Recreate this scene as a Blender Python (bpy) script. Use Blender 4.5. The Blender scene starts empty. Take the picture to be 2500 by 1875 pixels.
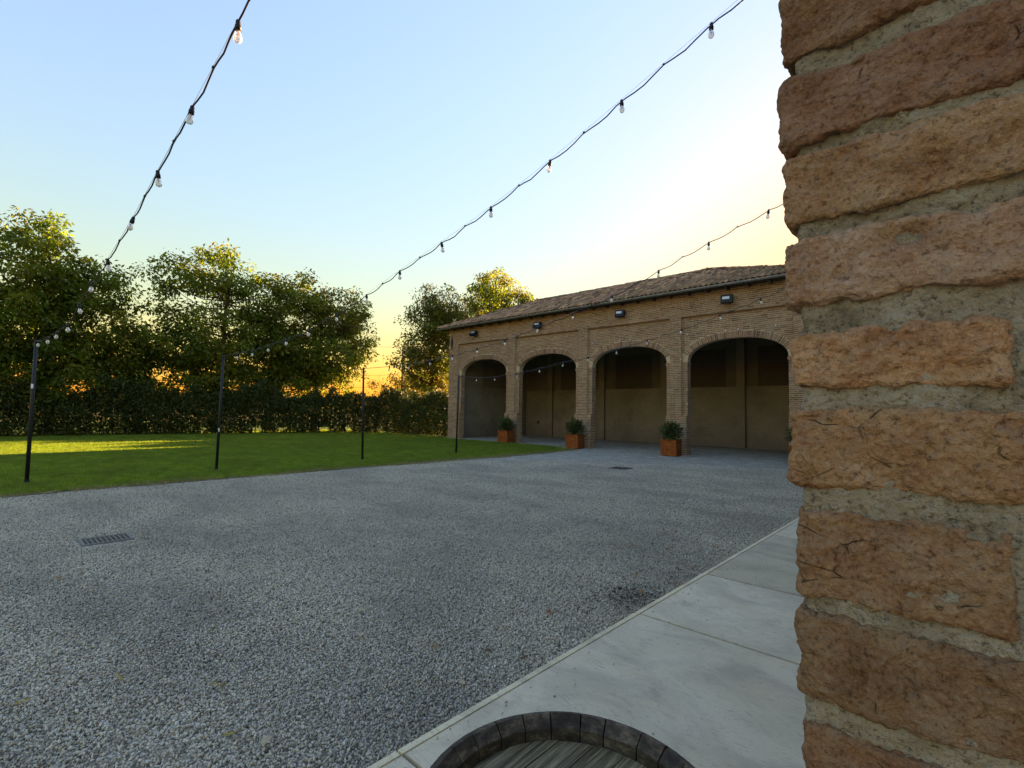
import bpy, bmesh, math, random
import numpy as np
from mathutils import Vector, Matrix, noise, Quaternion

R = math.radians
scene = bpy.context.scene
col = scene.collection
random.seed(7)

# ------------------------------------------------------------------ camera
cam_d = bpy.data.cameras.new('camera')
cam = bpy.data.objects.new('camera', cam_d); col.objects.link(cam)
cam_d.sensor_width = 36.0
cam_d.lens = 1206.9 / 2500 * 36
cam_d.clip_start = 0.02; cam_d.clip_end = 3000
CAM = Vector((0, 0, 1.6))
_p, _r, _a = R(3.153), R(-0.904), R(-42.755)
_fw = Vector((math.sin(_a)*math.cos(_p), math.cos(_a)*math.cos(_p), math.sin(_p)))
_rt = Vector((math.cos(_a), -math.sin(_a), 0)); _up = _rt.cross(_fw)
_r2 = _rt*math.cos(_r) - _up*math.sin(_r); _u2 = _up*math.cos(_r) + _rt*math.sin(_r)
m = Matrix((_r2, _u2, -_fw)).transposed().to_4x4(); m.translation = CAM
cam.matrix_world = m
scene.camera = cam

# ------------------------------------------------------------------ sky, sun, exposure
SUN_AZ, SUN_EL = -3.0, 10.0            # degrees from +y, above horizon
world = bpy.data.worlds.new('World'); scene.world = world
world.use_nodes = True
wn = world.node_tree; wn.nodes.clear()
sky = wn.nodes.new('ShaderNodeTexSky'); sky.sky_type = 'NISHITA'; sky.sun_disc = False
sky.sun_elevation = R(SUN_EL); sky.sun_rotation = R(SUN_AZ)
sky.air_density = 1.95; sky.dust_density = 1.0; sky.ozone_density = 5.2; sky.altitude = 0
bg = wn.nodes.new('ShaderNodeBackground'); bg.inputs['Strength'].default_value = 0.15
wo = wn.nodes.new('ShaderNodeOutputWorld')
gm = wn.nodes.new('ShaderNodeGamma'); gm.inputs[1].default_value = 1.5
hs_ = wn.nodes.new('ShaderNodeHueSaturation'); hs_.inputs['Saturation'].default_value = 1.0
wn.links.new(sky.outputs[0], gm.inputs[0]); wn.links.new(gm.outputs[0], hs_.inputs['Color']); 
# soft shoulder on the brightest part of the sky (hue kept), as the camera's own response gives
yb = wn.nodes.new('ShaderNodeRGBToBW'); wn.links.new(hs_.outputs[0], yb.inputs[0])
ya = wn.nodes.new('ShaderNodeMath'); ya.operation = 'MULTIPLY_ADD'; ya.inputs[1].default_value = 1/0.8; ya.inputs[2].default_value = 1.0
yd = wn.nodes.new('ShaderNodeMath'); yd.operation = 'DIVIDE'; yd.inputs[0].default_value = 1.0
vm = wn.nodes.new('ShaderNodeVectorMath'); vm.operation = 'SCALE'
wn.links.new(yb.outputs[0], ya.inputs[0]); wn.links.new(ya.outputs[0], yd.inputs[1])
wn.links.new(hs_.outputs[0], vm.inputs[0]); wn.links.new(yd.outputs[0], vm.inputs['Scale']); wn.links.new(vm.outputs[0], bg.inputs[0])
wn.links.new(bg.outputs[0], wo.inputs[0])
sd = bpy.data.lights.new('sun', 'SUN'); sd.energy = 3.2; sd.angle = R(0.5); sd.color = (1.0, 0.92, 0.76)
sun = bpy.data.objects.new('sun', sd); col.objects.link(sun)
sdir = Vector((math.sin(R(SUN_AZ))*math.cos(R(SUN_EL)), math.cos(R(SUN_AZ))*math.cos(R(SUN_EL)), math.sin(R(SUN_EL))))
sun.rotation_euler = sdir.to_track_quat('Z', 'Y').to_euler(); sun.location = sdir*60
scene.view_settings.view_transform = 'Standard'; scene.view_settings.look = 'None'
scene.view_settings.exposure = 3.36; scene.view_settings.gamma = 1.0
scene.view_settings.use_curve_mapping = False
scene.view_settings.use_white_balance = True; scene.view_settings.white_balance_temperature = 12200; scene.view_settings.white_balance_tint = 39

# ------------------------------------------------------------------ helpers
def tag(o, label=None, cat=None, group=None, kind=None):
    if label: o['label'] = label
    if cat: o['category'] = cat
    if group: o['group'] = group
    if kind: o['kind'] = kind
    return o
def empty(name, loc=(0,0,0), rz=0):
    o = bpy.data.objects.new(name, None); col.objects.link(o)
    o.location = loc; o.rotation_euler = (0,0,rz); o.empty_display_size = .1
    return o
def link(name, mesh, parent=None):
    o = bpy.data.objects.new(name, mesh); col.objects.link(o)
    if parent: o.parent = parent
    return o
def copy_tree(o, parent=None):
    c = o.copy(); col.objects.link(c); c.parent = parent
    for ch in list(o.children): copy_tree(ch, c)
    return c

class MB:
    """collects verts/faces (+ one tint per face) for ONE mesh object"""
    def __init__(s): s.v=[]; s.f=[]; s.t=[]
    def add(s, vs, fs, tint=None):
        n=len(s.v); s.v.extend(vs); s.f.extend([tuple(i+n for i in f) for f in fs])
        s.t.extend([tint]*len(fs)); return s
    def box(s, x0,x1,y0,y1,z0,z1, tint=None, M=None):
        vs=[(x,y,z) for z in (z0,z1) for y in (y0,y1) for x in (x0,x1)]
        if M is not None: vs=[tuple(M@Vector(v)) for v in vs]
        return s.add(vs,[(0,2,3,1),(4,5,7,6),(0,1,5,4),(2,6,7,3),(0,4,6,2),(1,3,7,5)],tint)
    def tube(s, pts, rad, n=8, caps=True, tint=None):
        pts=[Vector(p) for p in pts]; rad=rad if hasattr(rad,'__len__') else [rad]*len(pts)
        vs=[]; prev=None
        for i,p in enumerate(pts):
            d=(pts[min(i+1,len(pts)-1)]-pts[max(i-1,0)]).normalized()
            if prev is None:
                a=Vector((0,0,1)) if abs(d.z)<.9 else Vector((1,0,0)); u=d.cross(a).normalized()
            else: u=(prev-d*prev.dot(d)).normalized()
            prev=u; w=d.cross(u)
            for k in range(n):
                t=2*math.pi*k/n; vs.append(tuple(p+(u*math.cos(t)+w*math.sin(t))*rad[i]))
        fs=[(i*n+k,i*n+(k+1)%n,(i+1)*n+(k+1)%n,(i+1)*n+k) for i in range(len(pts)-1) for k in range(n)]
        if caps: fs+=[tuple(range(n))[::-1],tuple((len(pts)-1)*n+k for k in range(n))]
        return s.add(vs,fs,tint)
    def lathe(s, prof, n=24, a0=0, a1=2*math.pi, o=(0,0,0), tint=None, close=True):
        full=abs(a1-a0-2*math.pi)<1e-6; m_=n if full else n+1
        vs=[(o[0]+r*math.cos(a0+(a1-a0)*k/n),o[1]+r*math.sin(a0+(a1-a0)*k/n),o[2]+z) for k in range(m_) for r,z in prof]
        L=len(prof); fs=[]
        for k in range(n):
            k2=(k+1)%m_
            for j in range(L-1): fs.append((k*L+j,k2*L+j,k2*L+j+1,k*L+j+1))
            if close and L>2: fs.append((k*L+L-1,k2*L+L-1,k2*L,k*L))
        if not full and close: fs+=[tuple(range(L))[::-1],tuple(n*L+j for j in range(L))]
        return s.add(vs,fs,tint)
    def mesh(s, name, mat, smooth=False, tint=(1,1,1)):
        me=bpy.data.meshes.new(name); me.from_pydata(s.v,[],s.f)
        if any(t is not None for t in s.t):
            at=me.color_attributes.new('tint','FLOAT_COLOR','CORNER')
            arr=np.ones((len(me.loops),4),np.float32); k=0
            for f,t in zip(s.f,s.t):
                t=t or tint; arr[k:k+len(f),:3]=t; k+=len(f)
            at.data.foreach_set('color',arr.ravel())
        if mat: me.materials.append(mat)
        if smooth: me.polygons.foreach_set('use_smooth',[True]*len(me.polygons))
        me.update(); return me
    def build(s, name, mat, parent=None, smooth=False):
        return link(name, s.mesh(name,mat,smooth), parent)

# ------------------------------------------------------------------ material helper
class NT:
    def __init__(s, name):
        s.m=bpy.data.materials.new(name); s.m.use_nodes=True; s.t=s.m.node_tree; s.t.nodes.clear()
        s.out=s.t.nodes.new('ShaderNodeOutputMaterial')
    def n(s, typ, ins=None, **kw):
        nd=s.t.nodes.new('ShaderNode'+typ)
        for k,v in kw.items(): setattr(nd,k,v)
        for k,v in (ins or {}).items():
            if isinstance(v,bpy.types.NodeSocket): s.t.links.new(v,nd.inputs[k])
            else:
                i=nd.inputs[k]
                if i.type=='RGBA' and len(v)==3: v=(*v,1)
                i.default_value=v
        return nd
    def pos(s, scale=(1,1,1), kind='pos'):
        if kind=='pos': o=s.n('NewGeometry').outputs['Position']
        else: o=s.n('TexCoord').outputs['Object']
        return s.n('Mapping',{'Vector':o,'Scale':scale}).outputs[0]
    def noise(s, vec, scale, detail=4, rough=.55, dist=0):
        return s.n('TexNoise',{'Vector':vec,'Scale':scale,'Detail':detail,'Roughness':rough,'Distortion':dist}).outputs['Fac']
    def ramp(s, fac, stops, interp='LINEAR'):
        nd=s.n('ValToRGB',{'Fac':fac}); cr=nd.color_ramp; cr.interpolation=interp
        while len(cr.elements)<len(stops): cr.elements.new(.5)
        for e,(p,c) in zip(cr.elements,stops):
            e.position=p; e.color=(*c,1) if hasattr(c,'__len__') else (c,c,c,1)
        return nd.outputs['Color']
    def mix(s, fac, a, b, mode='MIX'):
        nd=s.n('Mix',data_type='RGBA',blend_type=mode)
        for i,v in ((0,fac),(6,a),(7,b)):
            if isinstance(v,bpy.types.NodeSocket): s.t.links.new(v,nd.inputs[i])
            else: nd.inputs[i].default_value=(*v,1) if hasattr(v,'__len__') else v
        return nd.outputs[2]
    def math(s, op, a, b=0, c=0):
        nd=s.n('Math',operation=op)
        for i,v in enumerate((a,b,c)):
            if isinstance(v,bpy.types.NodeSocket): s.t.links.new(v,nd.inputs[i])
            else: nd.inputs[i].default_value=v
        return nd.outputs[0]
    def tint(s): return s.n('Attribute',attribute_name='tint').outputs['Color']
    def bump(s, h, strength=.5, dist=.01, nrm=None):
        ins={'Height':h,'Strength':strength,'Distance':dist}
        if nrm is not None: ins['Normal']=nrm
        return s.n('Bump',ins).outputs[0]
    def bsdf(s, color, rough=.8, normal=None, metal=0, spec=.3, **kw):
        ins={'Base Color':color,'Roughness':rough,'Metallic':metal,'Specular IOR Level':spec}
        if normal is not None: ins['Normal']=normal
        ins.update(kw)
        b=s.n('BsdfPrincipled',ins); s.t.links.new(b.outputs[0],s.out.inputs[0]); return s.m
def plain(name, color, rough=.6, metal=0, var=.25, scale=8, bump=0, spec=.3):
    t=NT(name); f=t.noise(t.pos(),scale,5)
    c=t.mix(f,tuple(x*(1-var) for x in color),tuple(min(1,x*(1+var)) for x in color))
    return t.bsdf(c,rough,t.bump(f,bump,.01) if bump else None,metal,spec)

M={}
# hero brick: sandy orange clay with purple-grey and pale patches, gritty
t=NT('old_brick_clay'); p=t.pos()
a=t.noise(p,22,6,.6,.3); b=t.noise(p,60,5,.65); g=t.noise(p,190,4,.75); g2=t.noise(p,420,3,.7)
c=t.ramp(a,[(.28,(.32,.14,.075)),(.45,(.48,.25,.145)),(.6,(.56,.345,.22)),(.75,(.53,.365,.27))])
c=t.mix(t.ramp(b,[(.45,0),(.68,.6)]),c,(.36,.245,.185))
c=t.mix(t.ramp(t.noise(p,34,4),[(.55,0),(.75,.5)]),c,(.40,.25,.10))
c=t.mix(t.ramp(g,[(.34,.75),(.46,0),(1,0)]),c,(.12,.06,.035))
c=t.mix(t.ramp(g,[(.54,0),(.68,.6)]),c,(.66,.44,.27))
c=t.mix(t.ramp(g2,[(.60,0),(.75,.5)]),c,(.66,.50,.35))
c=t.mix(1,c,t.tint(),'MULTIPLY')
h=t.math('ADD',t.math('MULTIPLY',g,.7),t.math('ADD',t.math('MULTIPLY',b,1.2),t.math('MULTIPLY',g2,.3)))
pit=t.n('TexVoronoi',{'Vector':t.n('Mapping',{'Vector':p,'Scale':(1,1,.75)}).outputs[0],'Scale':230.0}).outputs['Distance']
h=t.math('ADD',h,t.math('MULTIPLY',pit,.5))
cr=t.n('TexVoronoi',{'Vector':t.n('Mapping',{'Vector':p,'Scale':(.6,1,1)}).outputs[0],'Scale':26.0},feature='DISTANCE_TO_EDGE').outputs['Distance']
ck=t.math('MULTIPLY',t.ramp(cr,[(0,1),(.012,0)]),t.ramp(t.noise(p,17,3),[(.60,0),(.66,1)]))
c=t.mix(t.math('MULTIPLY',ck,.8),c,(.05,.03,.02))
h=t.math('SUBTRACT',h,t.math('MULTIPLY',ck,1.2))
M['brick_near']=t.bsdf(c,.95,t.bump(h,1.0,.0075),spec=.1)
t=NT('lime_mortar'); p=t.pos()
a=t.noise(p,30,6,.6); g=t.noise(p,200,4,.8); g2=t.noise(p,70,4,.7)
c=t.ramp(a,[(.3,(.31,.225,.145)),(.5,(.49,.37,.25)),(.7,(.60,.47,.33))])
c=t.mix(t.ramp(g,[(.35,.85),(.47,0),(1,0)]),c,(.10,.08,.055))
c=t.mix(t.ramp(g,[(.56,0),(.68,.6)]),c,(.60,.51,.37))
h=t.math('ADD',g,t.math('MULTIPLY',g2,1.5))
M['mortar_near']=t.bsdf(c,.95,t.bump(h,1.0,.009),spec=.1)
# barn brick / mortar
t=NT('barn_brick'); p=t.pos()
c=t.mix(1,t.ramp(t.noise(p,1.1,5,.65),[(.3,(.35,.17,.10)),(.5,(.44,.225,.14)),(.7,(.44,.265,.175))]),t.tint(),'MULTIPLY')
c=t.mix(t.ramp(t.noise(p,9,5,.7),[(.45,0),(.75,.5)]),c,(.42,.28,.185))
c=t.mix(t.ramp(t.noise(p,.45,4),[(.5,0),(.75,.35)]),c,(.40,.235,.155))
M['barn_brick']=t.bsdf(c,.9,t.bump(t.noise(p,55,4),.5,.01),spec=.15)
t=NT('barn_mortar'); p=t.pos()
c=t.ramp(t.noise(p,1.5,5,.65),[(.3,(.52,.35,.215)),(.7,(.68,.48,.315))])
M['barn_mortar']=t.bsdf(c,.95,t.bump(t.noise(p,40,4),.6,.01),spec=.1)
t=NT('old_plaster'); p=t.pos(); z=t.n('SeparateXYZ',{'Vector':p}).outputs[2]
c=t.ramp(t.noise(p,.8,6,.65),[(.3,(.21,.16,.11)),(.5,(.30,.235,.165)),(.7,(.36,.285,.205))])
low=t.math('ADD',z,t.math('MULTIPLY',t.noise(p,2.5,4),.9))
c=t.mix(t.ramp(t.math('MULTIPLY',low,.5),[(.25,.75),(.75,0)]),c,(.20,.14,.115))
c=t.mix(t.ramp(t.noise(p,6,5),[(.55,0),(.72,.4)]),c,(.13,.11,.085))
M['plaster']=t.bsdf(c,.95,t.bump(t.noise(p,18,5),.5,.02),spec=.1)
t=NT('roof_tile_clay'); p=t.pos()
c=t.mix(1,t.ramp(t.noise(p,3,5,.7),[(.3,(.25,.115,.07)),(.5,(.34,.17,.10)),(.7,(.31,.19,.125))]),t.tint(),'MULTIPLY')
c=t.mix(t.ramp(t.noise(p,14,5,.7),[(.5,0),(.72,.6)]),c,(.13,.115,.085))
M['tile']=t.bsdf(c,.9,t.bump(t.noise(p,60,3),.4,.01),spec=.15)
M['dark_plaster']=plain('dark_brown_plaster',(.20,.155,.105),.95,scale=2)  # dark brown tone for the upper back wall
M['timber_dark']=plain('dark_boards',(.12,.09,.06),.95,scale=3)  # darker tone for the recess panels
M['deck']=plain('roof_underlayer',(.07,.05,.04),.95)
M['timber']=plain('dark_timber',(.09,.06,.04),.85,scale=14,bump=.3)
t=NT('weathered_zinc'); p=t.pos()
M['zinc']=t.bsdf(t.ramp(t.noise(p,6,4),[(.3,(.20,.22,.23)),(.7,(.34,.36,.37))]),.45,None,.6,.5)
M['iron']=plain('black_iron',(.02,.02,.022),.55,.3,spec=.4)
M['rust_iron']=plain('rusty_cast_iron',(.07,.045,.035),.8,.2,scale=40,bump=.3)
M['cast_iron']=plain('grey_cast_iron',(.22,.19,.15),.85,.1,scale=40,bump=.3)
M['pit']=plain('drain_pit_shade',(.03,.028,.025),.95)  # near-black colour stands in for the shade down the drain
M['rubber']=plain('black_rubber',(.012,.012,.013),.55,scale=60)
M['steel_wire']=plain('galvanised_wire',(.3,.3,.3),.4,.8)
M['white_paper']=plain('white_sticker',(.75,.75,.73),.6,var=.05)
M['porcelain']=plain('white_porcelain',(.72,.70,.64),.35,var=.08,spec=.5)
t=NT('corten_steel'); p=t.pos(kind='obj')
c=t.ramp(t.noise(p,9,7,.7,.4),[(.28,(.16,.032,.009)),(.5,(.34,.07,.014)),(.7,(.46,.12,.026))])
c=t.mix(t.ramp(t.noise(t.pos((30,30,3),'obj'),1.0,5),[(.5,0),(.75,.5)]),c,(.17,.05,.02))
M['corten']=t.bsdf(c,.85,t.bump(t.noise(p,80,4),.3,.004),spec=.2)
M['soil']=plain('potting_soil',(.04,.028,.018),1,scale=60,bump=.8)
# lamp glass: clear bulb, its pale diffuse part standing in for caught sky light
t=NT('bulb_glass')
g=t.n('BsdfGlass',{'Color':(1,.98,.95),'Roughness':.05,'IOR':1.3})
d=t.n('BsdfPrincipled',{'Base Color':(.85,.80,.74,1),'Roughness':.15,'Specular IOR Level':.8})
tr=t.n('BsdfTransparent',{'Color':(1,1,1)})
x1=t.n('MixShader',{0:.5,1:g.outputs[0],2:tr.outputs[0]})
x=t.n('MixShader',{0:.42,1:x1.outputs[0],2:d.outputs[0]}); t.t.links.new(x.outputs[0],t.out.inputs[0])
M['bulb']=t.m
M['filament']=plain('lamp_filament',(.75,.45,.25),.5)
t=NT('floodlight_glass'); M['flood_glass']=t.bsdf((.55,.62,.65),.08,None,0,.9)
# gravel sheet & stones
t=NT('gravel_ground'); p=t.pos()
v=t.n('TexVoronoi',{'Vector':p,'Scale':52.0,'Randomness':1.0})
sc=t.n('SeparateColor',{'Color':v.outputs['Color']}).outputs[0]
c=t.ramp(sc,[(0,(.22,.175,.125)),(.3,(.48,.395,.285)),(.65,(.70,.585,.435)),(1,(.93,.80,.62))])
c=t.mix(t.ramp(v.outputs['Distance'],[(.25,0),(.6,.75)]),c,(.12,.108,.09))
big=t.noise(t.pos((1,1.6,1)),.55,5,.6); mid=t.noise(p,2.4,4,.6)
c=t.mix(t.ramp(big,[(.38,.42),(.6,0)]),c,(.27,.225,.175))
c=t.mix(t.ramp(mid,[(.5,0),(.72,.4)]),c,(.74,.64,.51))
M['gravel']=t.bsdf(c,.85,t.bump(t.math('SUBTRACT',1.0,v.outputs['Distance']),.8,.012),spec=.2)
t=NT('gravel_stone'); rnd=t.n('ObjectInfo').outputs['Random']; p=t.pos()
c=t.ramp(rnd,[(0,(.14,.115,.085)),(.14,(.42,.345,.255)),(.40,(.78,.65,.49)),(.72,(.90,.765,.59)),(.88,(.66,.48,.31)),(1,(.94,.84,.69))])
c=t.mix(t.ramp(t.noise(t.pos((1,1.6,1)),.55,5,.6),[(.38,.42),(.6,0)]),c,(.26,.225,.18))
c=t.mix(t.noise(p,160,3),c,t.mix(1,c,(.6,.6,.6),'MULTIPLY'))
M['stone']=t.bsdf(c,.75,spec=.3)
# concrete slabs
t=NT('troweled_concrete'); p=t.pos()
sw=t.noise(t.pos((1.2,3.2,1)),2.2,6,.6,1.6)
c=t.ramp(t.noise(p,1.5,5,.6),[(.3,(.53,.41,.275)),(.5,(.66,.52,.355)),(.7,(.73,.58,.41))])
c=t.mix(t.ramp(t.noise(t.pos((1,1.5,1)),1.7,5,.6,.6),[(.48,0),(.68,.7)]),c,(.40,.31,.225))
c=t.mix(t.ramp(t.noise(t.pos((1,1.4,1)),1.9,4,.6,.5),[(.52,0),(.68,.6)]),c,(.62,.47,.30))
lines=t.noise(t.pos((7,24,1)),1.0,4,.6,3.0)
c=t.mix(t.ramp(lines,[(.56,0),(.64,.42)]),c,(.30,.24,.18))
c=t.mix(t.ramp(t.noise(p,60,4),[(.6,0),(.75,.3)]),c,(.24,.225,.2))
c=t.mix(t.ramp(t.noise(p,3.2,6,.75),[(.56,0),(.66,.45)]),c,(.34,.275,.21))
c=t.mix(1,c,t.tint(),'MULTIPLY')
M['concrete']=t.bsdf(c,.7,t.bump(t.math('ADD',lines,t.math('MULTIPLY',t.noise(p,90,4),.5)),.35,.006),spec=.3)
# lawn, field
t=NT('lawn_soil_grass'); p=t.pos()
c=t.ramp(t.noise(p,1.3,5,.65),[(.3,(.05,.09,.012)),(.55,(.08,.14,.018)),(.75,(.11,.165,.025))])
c=t.mix(t.ramp(t.noise(p,28,4,.7),[(.4,.6),(.6,0)]),c,(.018,.034,.007))
M['lawn']=t.bsdf(c,.95,t.bump(t.noise(p,60,4,.8),1,.03),spec=.1)
t=NT('dry_edge'); p=t.pos()
M['dry_edge']=t.bsdf(t.ramp(t.noise(p,7,5,.7),[(.35,(.10,.085,.03)),(.5,(.25,.18,.075)),(.7,(.36,.27,.13))]),.95,t.bump(t.noise(p,70,4),.8,.02),spec=.1)
t=NT('open_field'); p=t.pos()
M['field']=t.bsdf(t.ramp(t.noise(p,.09,5,.6),[(.35,(.10,.11,.03)),(.55,(.20,.17,.055)),(.7,(.09,.12,.03))]),1,spec=.05)
def leaf_mat(name, trans=.45, ttint=(1.25,1.15,.5)):
    t=NT(name); c=t.tint()
    d=t.n('BsdfPrincipled',{'Base Color':c,'Roughness':.55,'Specular IOR Level':.25})
    tl=t.n('BsdfTranslucent',{'Color':t.mix(1,c,ttint,'MULTIPLY')})
    x=t.n('MixShader',{0:trans,1:d.outputs[0],2:tl.outputs[0]}); t.t.links.new(x.outputs[0],t.out.inputs[0]); return t.m
M['leaf']=leaf_mat('tree_leaf',.52,(1.35,1.45,.6)); M['leaf_dark']=leaf_mat('hedge_leaf',.3); M['leaf_dry']=leaf_mat('dry_leaf',.25,(1,1,1))
t=NT('grass_blade'); rnd=t.n('ObjectInfo').outputs['Random']; p=t.pos()
c=t.ramp(rnd,[(0,(.11,.21,.02)),(.5,(.165,.30,.034)),(.85,(.22,.34,.05)),(1,(.32,.34,.09))])
c=t.mix(t.ramp(t.noise(p,.7,4,.6),[(.4,0),(.65,.6)]),c,(.13,.17,.03))
c=t.mix(t.ramp(t.noise(p,2.6,4,.7),[(.38,.55),(.55,0)]),c,(.07,.125,.015))
c=t.mix(t.ramp(t.noise(p,1.6,3,.7),[(.62,0),(.74,.3)]),c,(.25,.28,.06))
d=t.n('BsdfPrincipled',{'Base Color':c,'Roughness':.6,'Specular IOR Level':.2})
tl=t.n('BsdfTranslucent',{'Color':t.mix(1,c,(1.5,1.4,.6),'MULTIPLY')})
x=t.n('MixShader',{0:.4,1:d.outputs[0],2:tl.outputs[0]}); t.t.links.new(x.outputs[0],t.out.inputs[0]); M['grass']=t.m
M['grass_dry']=leaf_mat('dry_grass',.2,(1,1,1))
t=NT('bark'); p=t.pos()
M['bark']=t.bsdf(t.ramp(t.noise(t.pos((6,6,1.2)),2,5,.7),[(.3,(.045,.035,.025)),(.7,(.13,.105,.08))]),.95,t.bump(t.noise(t.pos((6,6,1.2)),3,5),1,.03),spec=.1)
t=NT('weathered_oak'); p=t.pos()
w=t.noise(t.pos((95,3.5,60)),1.2,6,.75,.5)
c=t.ramp(w,[(.36,(.045,.027,.014)),(.48,(.20,.135,.075)),(.62,(.42,.305,.18))])
c=t.mix(t.ramp(t.noise(p,7,4),[(.45,0),(.7,.5)]),c,(.13,.12,.095))
c=t.mix(1,c,t.tint(),'MULTIPLY')
M['oak']=t.bsdf(c,.85,t.bump(w,.8,.004),spec=.2)
t=NT('charred_stave'); p=t.pos()
c=t.ramp(t.noise(t.pos((18,18,40)),1.5,5,.7),[(.3,(.018,.012,.008)),(.5,(.05,.033,.022)),(.66,(.14,.10,.065))])
c=t.mix(1,c,t.tint(),'MULTIPLY')
M['stave']=t.bsdf(c,.7,t.bump(t.noise(p,120,4),.4,.002),spec=.3)

# ================================================================== SETTING
X_L=-12.28                      # lawn / gravel boundary
# open field to the horizon

# gravel yard sheet with a hole for the drain grate
gx0,gx1,gy0,gy1=-7.72,-7.39,.91,1.35
g=MB()
xs=[-22.6,gx0,gx1,3.0]; ys=[-12,gy0,gy1,25.6]
for i in range(3):
    for j in range(3):
        if i==1 and j==1: continue
        g.add([(xs[i],ys[j],0),(xs[i+1],ys[j],0),(xs[i+1],ys[j+1],0),(xs[i],ys[j+1],0)],[(0,1,2,3)])
tag(g.build('gravel_yard',M['gravel']),kind='structure')
g=MB(); xs=[-1500,gx0-.015,gx1+.015,1500]; ys=[-1500,gy0-.015,gy1+.015,1500]
for i in range(3):
    for j in range(3):
        if i==1 and j==1: continue
        g.add([(xs[i],ys[j],-.03),(xs[i+1],ys[j],-.03),(xs[i+1],ys[j+1],-.03),(xs[i],ys[j+1],-.03)],[(0,1,2,3)])
tag(g.build('ground',M['field']),kind='structure')
# lawn sheet (outline with a ragged courtyard edge)
lawn_front=[(-12.3,-14),(-12.35,-6),(-12.25,-2),(-12.27,.36),(-12.45,2),(-12.25,4.3),(-12.36,6.3),(-12.1,10),(-12.08,11.9),(-12.15,13.9),(-12.4,16.2),(-12.62,17.33)]
lawn_back=[(-13.2,17.6),(-15,17.9),(-16.73,18.3),(-17.8,18.1),(-20.35,18.0),(-22.6,18.1),(-22.6,27),(-60,27),(-60,-14)]
def densify(pts,step=.18,amp=.06):
    out=[]
    for (x0,y0),(x1,y1) in zip(pts[:-1],pts[1:]):
        n=max(1,int(math.hypot(x1-x0,y1-y0)/step))
        for k in range(n):
            x=x0+(x1-x0)*k/n; y=y0+(y1-y0)*k/n
            w=noise.fractal(Vector((x*2.2,y*2.2,3)),1,2,3)*amp
            out.append((x+w,y))
    return out
edge=densify(lawn_front)
bm=bmesh.new()
ring=[bm.verts.new((x,y,.012)) for x,y in edge+lawn_back]
f=bm.faces.new(ring); bmesh.ops.triangulate(bm,faces=[f])
me=bpy.data.meshes.new('lawn'); bm.to_mesh(me); bm.free(); me.materials.append(M['lawn'])
tag(link('lawn',me),kind='structure')
# dry verge strip along the lawn
g=MB(); 
ed2=densify(lawn_front,.12,.0)
pr=[(x-.25,y) for x,y in ed2]; q=[(x+max(.02,.20+.22*noise.fractal(Vector((1,y*.9,9)),1,2,4)),y) for x,y in ed2]
vs=[(x,y,.017) for x,y in pr]+[(x,y,.012) for x,y in q]; n=len(pr)
g.add(vs,[(i,n+i,n+i+1,i+1) for i in range(n-1)])
tag(g.build('lawn_verge',M['dry_edge']),kind='structure')

# concrete walkway of poured slabs
walk=tag(empty('walkway',(0,0,0)),kind='structure')
jy=[-4.2,-1.4,1.385,3.57,4.9,7.1,9.3,11.5,13.7,15.9]
for k,(y0,y1) in enumerate(zip(jy[:-1],jy[1:])):
    b=MB(); tv=[1,1,1.0,1.03,.78,.98,.95,1.0,.96][k]; tt=(tv,tv*.98,tv*(.93 if k==4 else .97))
    x0,x1=-1.92,2.6; e=.006; zt=.05
    prof=[(x0,-.02),(x0,zt-.012),(x0+.012,zt),(x1,zt),(x1,-.02)]
    vs=[(x,y,z) for y in (y0+.011,y1-.011) for x,z in prof]
    b.add(vs,[(0,1,6,5),(1,2,7,6),(2,3,8,7),(3,4,9,8),(0,5,9,4) if False else (5,0,4,9),(4,3,2,1,0),(5,6,7,8,9)],tt)
    b.build('slab',M['concrete'],walk)
b=MB(); b.box(-1.9,2.58,-4.1,15.8,-.02,.012,(.16,.15,.14)); b.build('joint_bed',M['concrete'],walk)
# raised pale kerb line at the gravel side
b=MB()
for y0,y1 in zip(jy[:-1],jy[1:]):
    b=MB(); b.box(-1.962,-1.926,y0+.006,y1-.006,-.02,.044,(1.15,1.12,1.02)); b.build('kerb',M['concrete'],walk)

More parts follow.
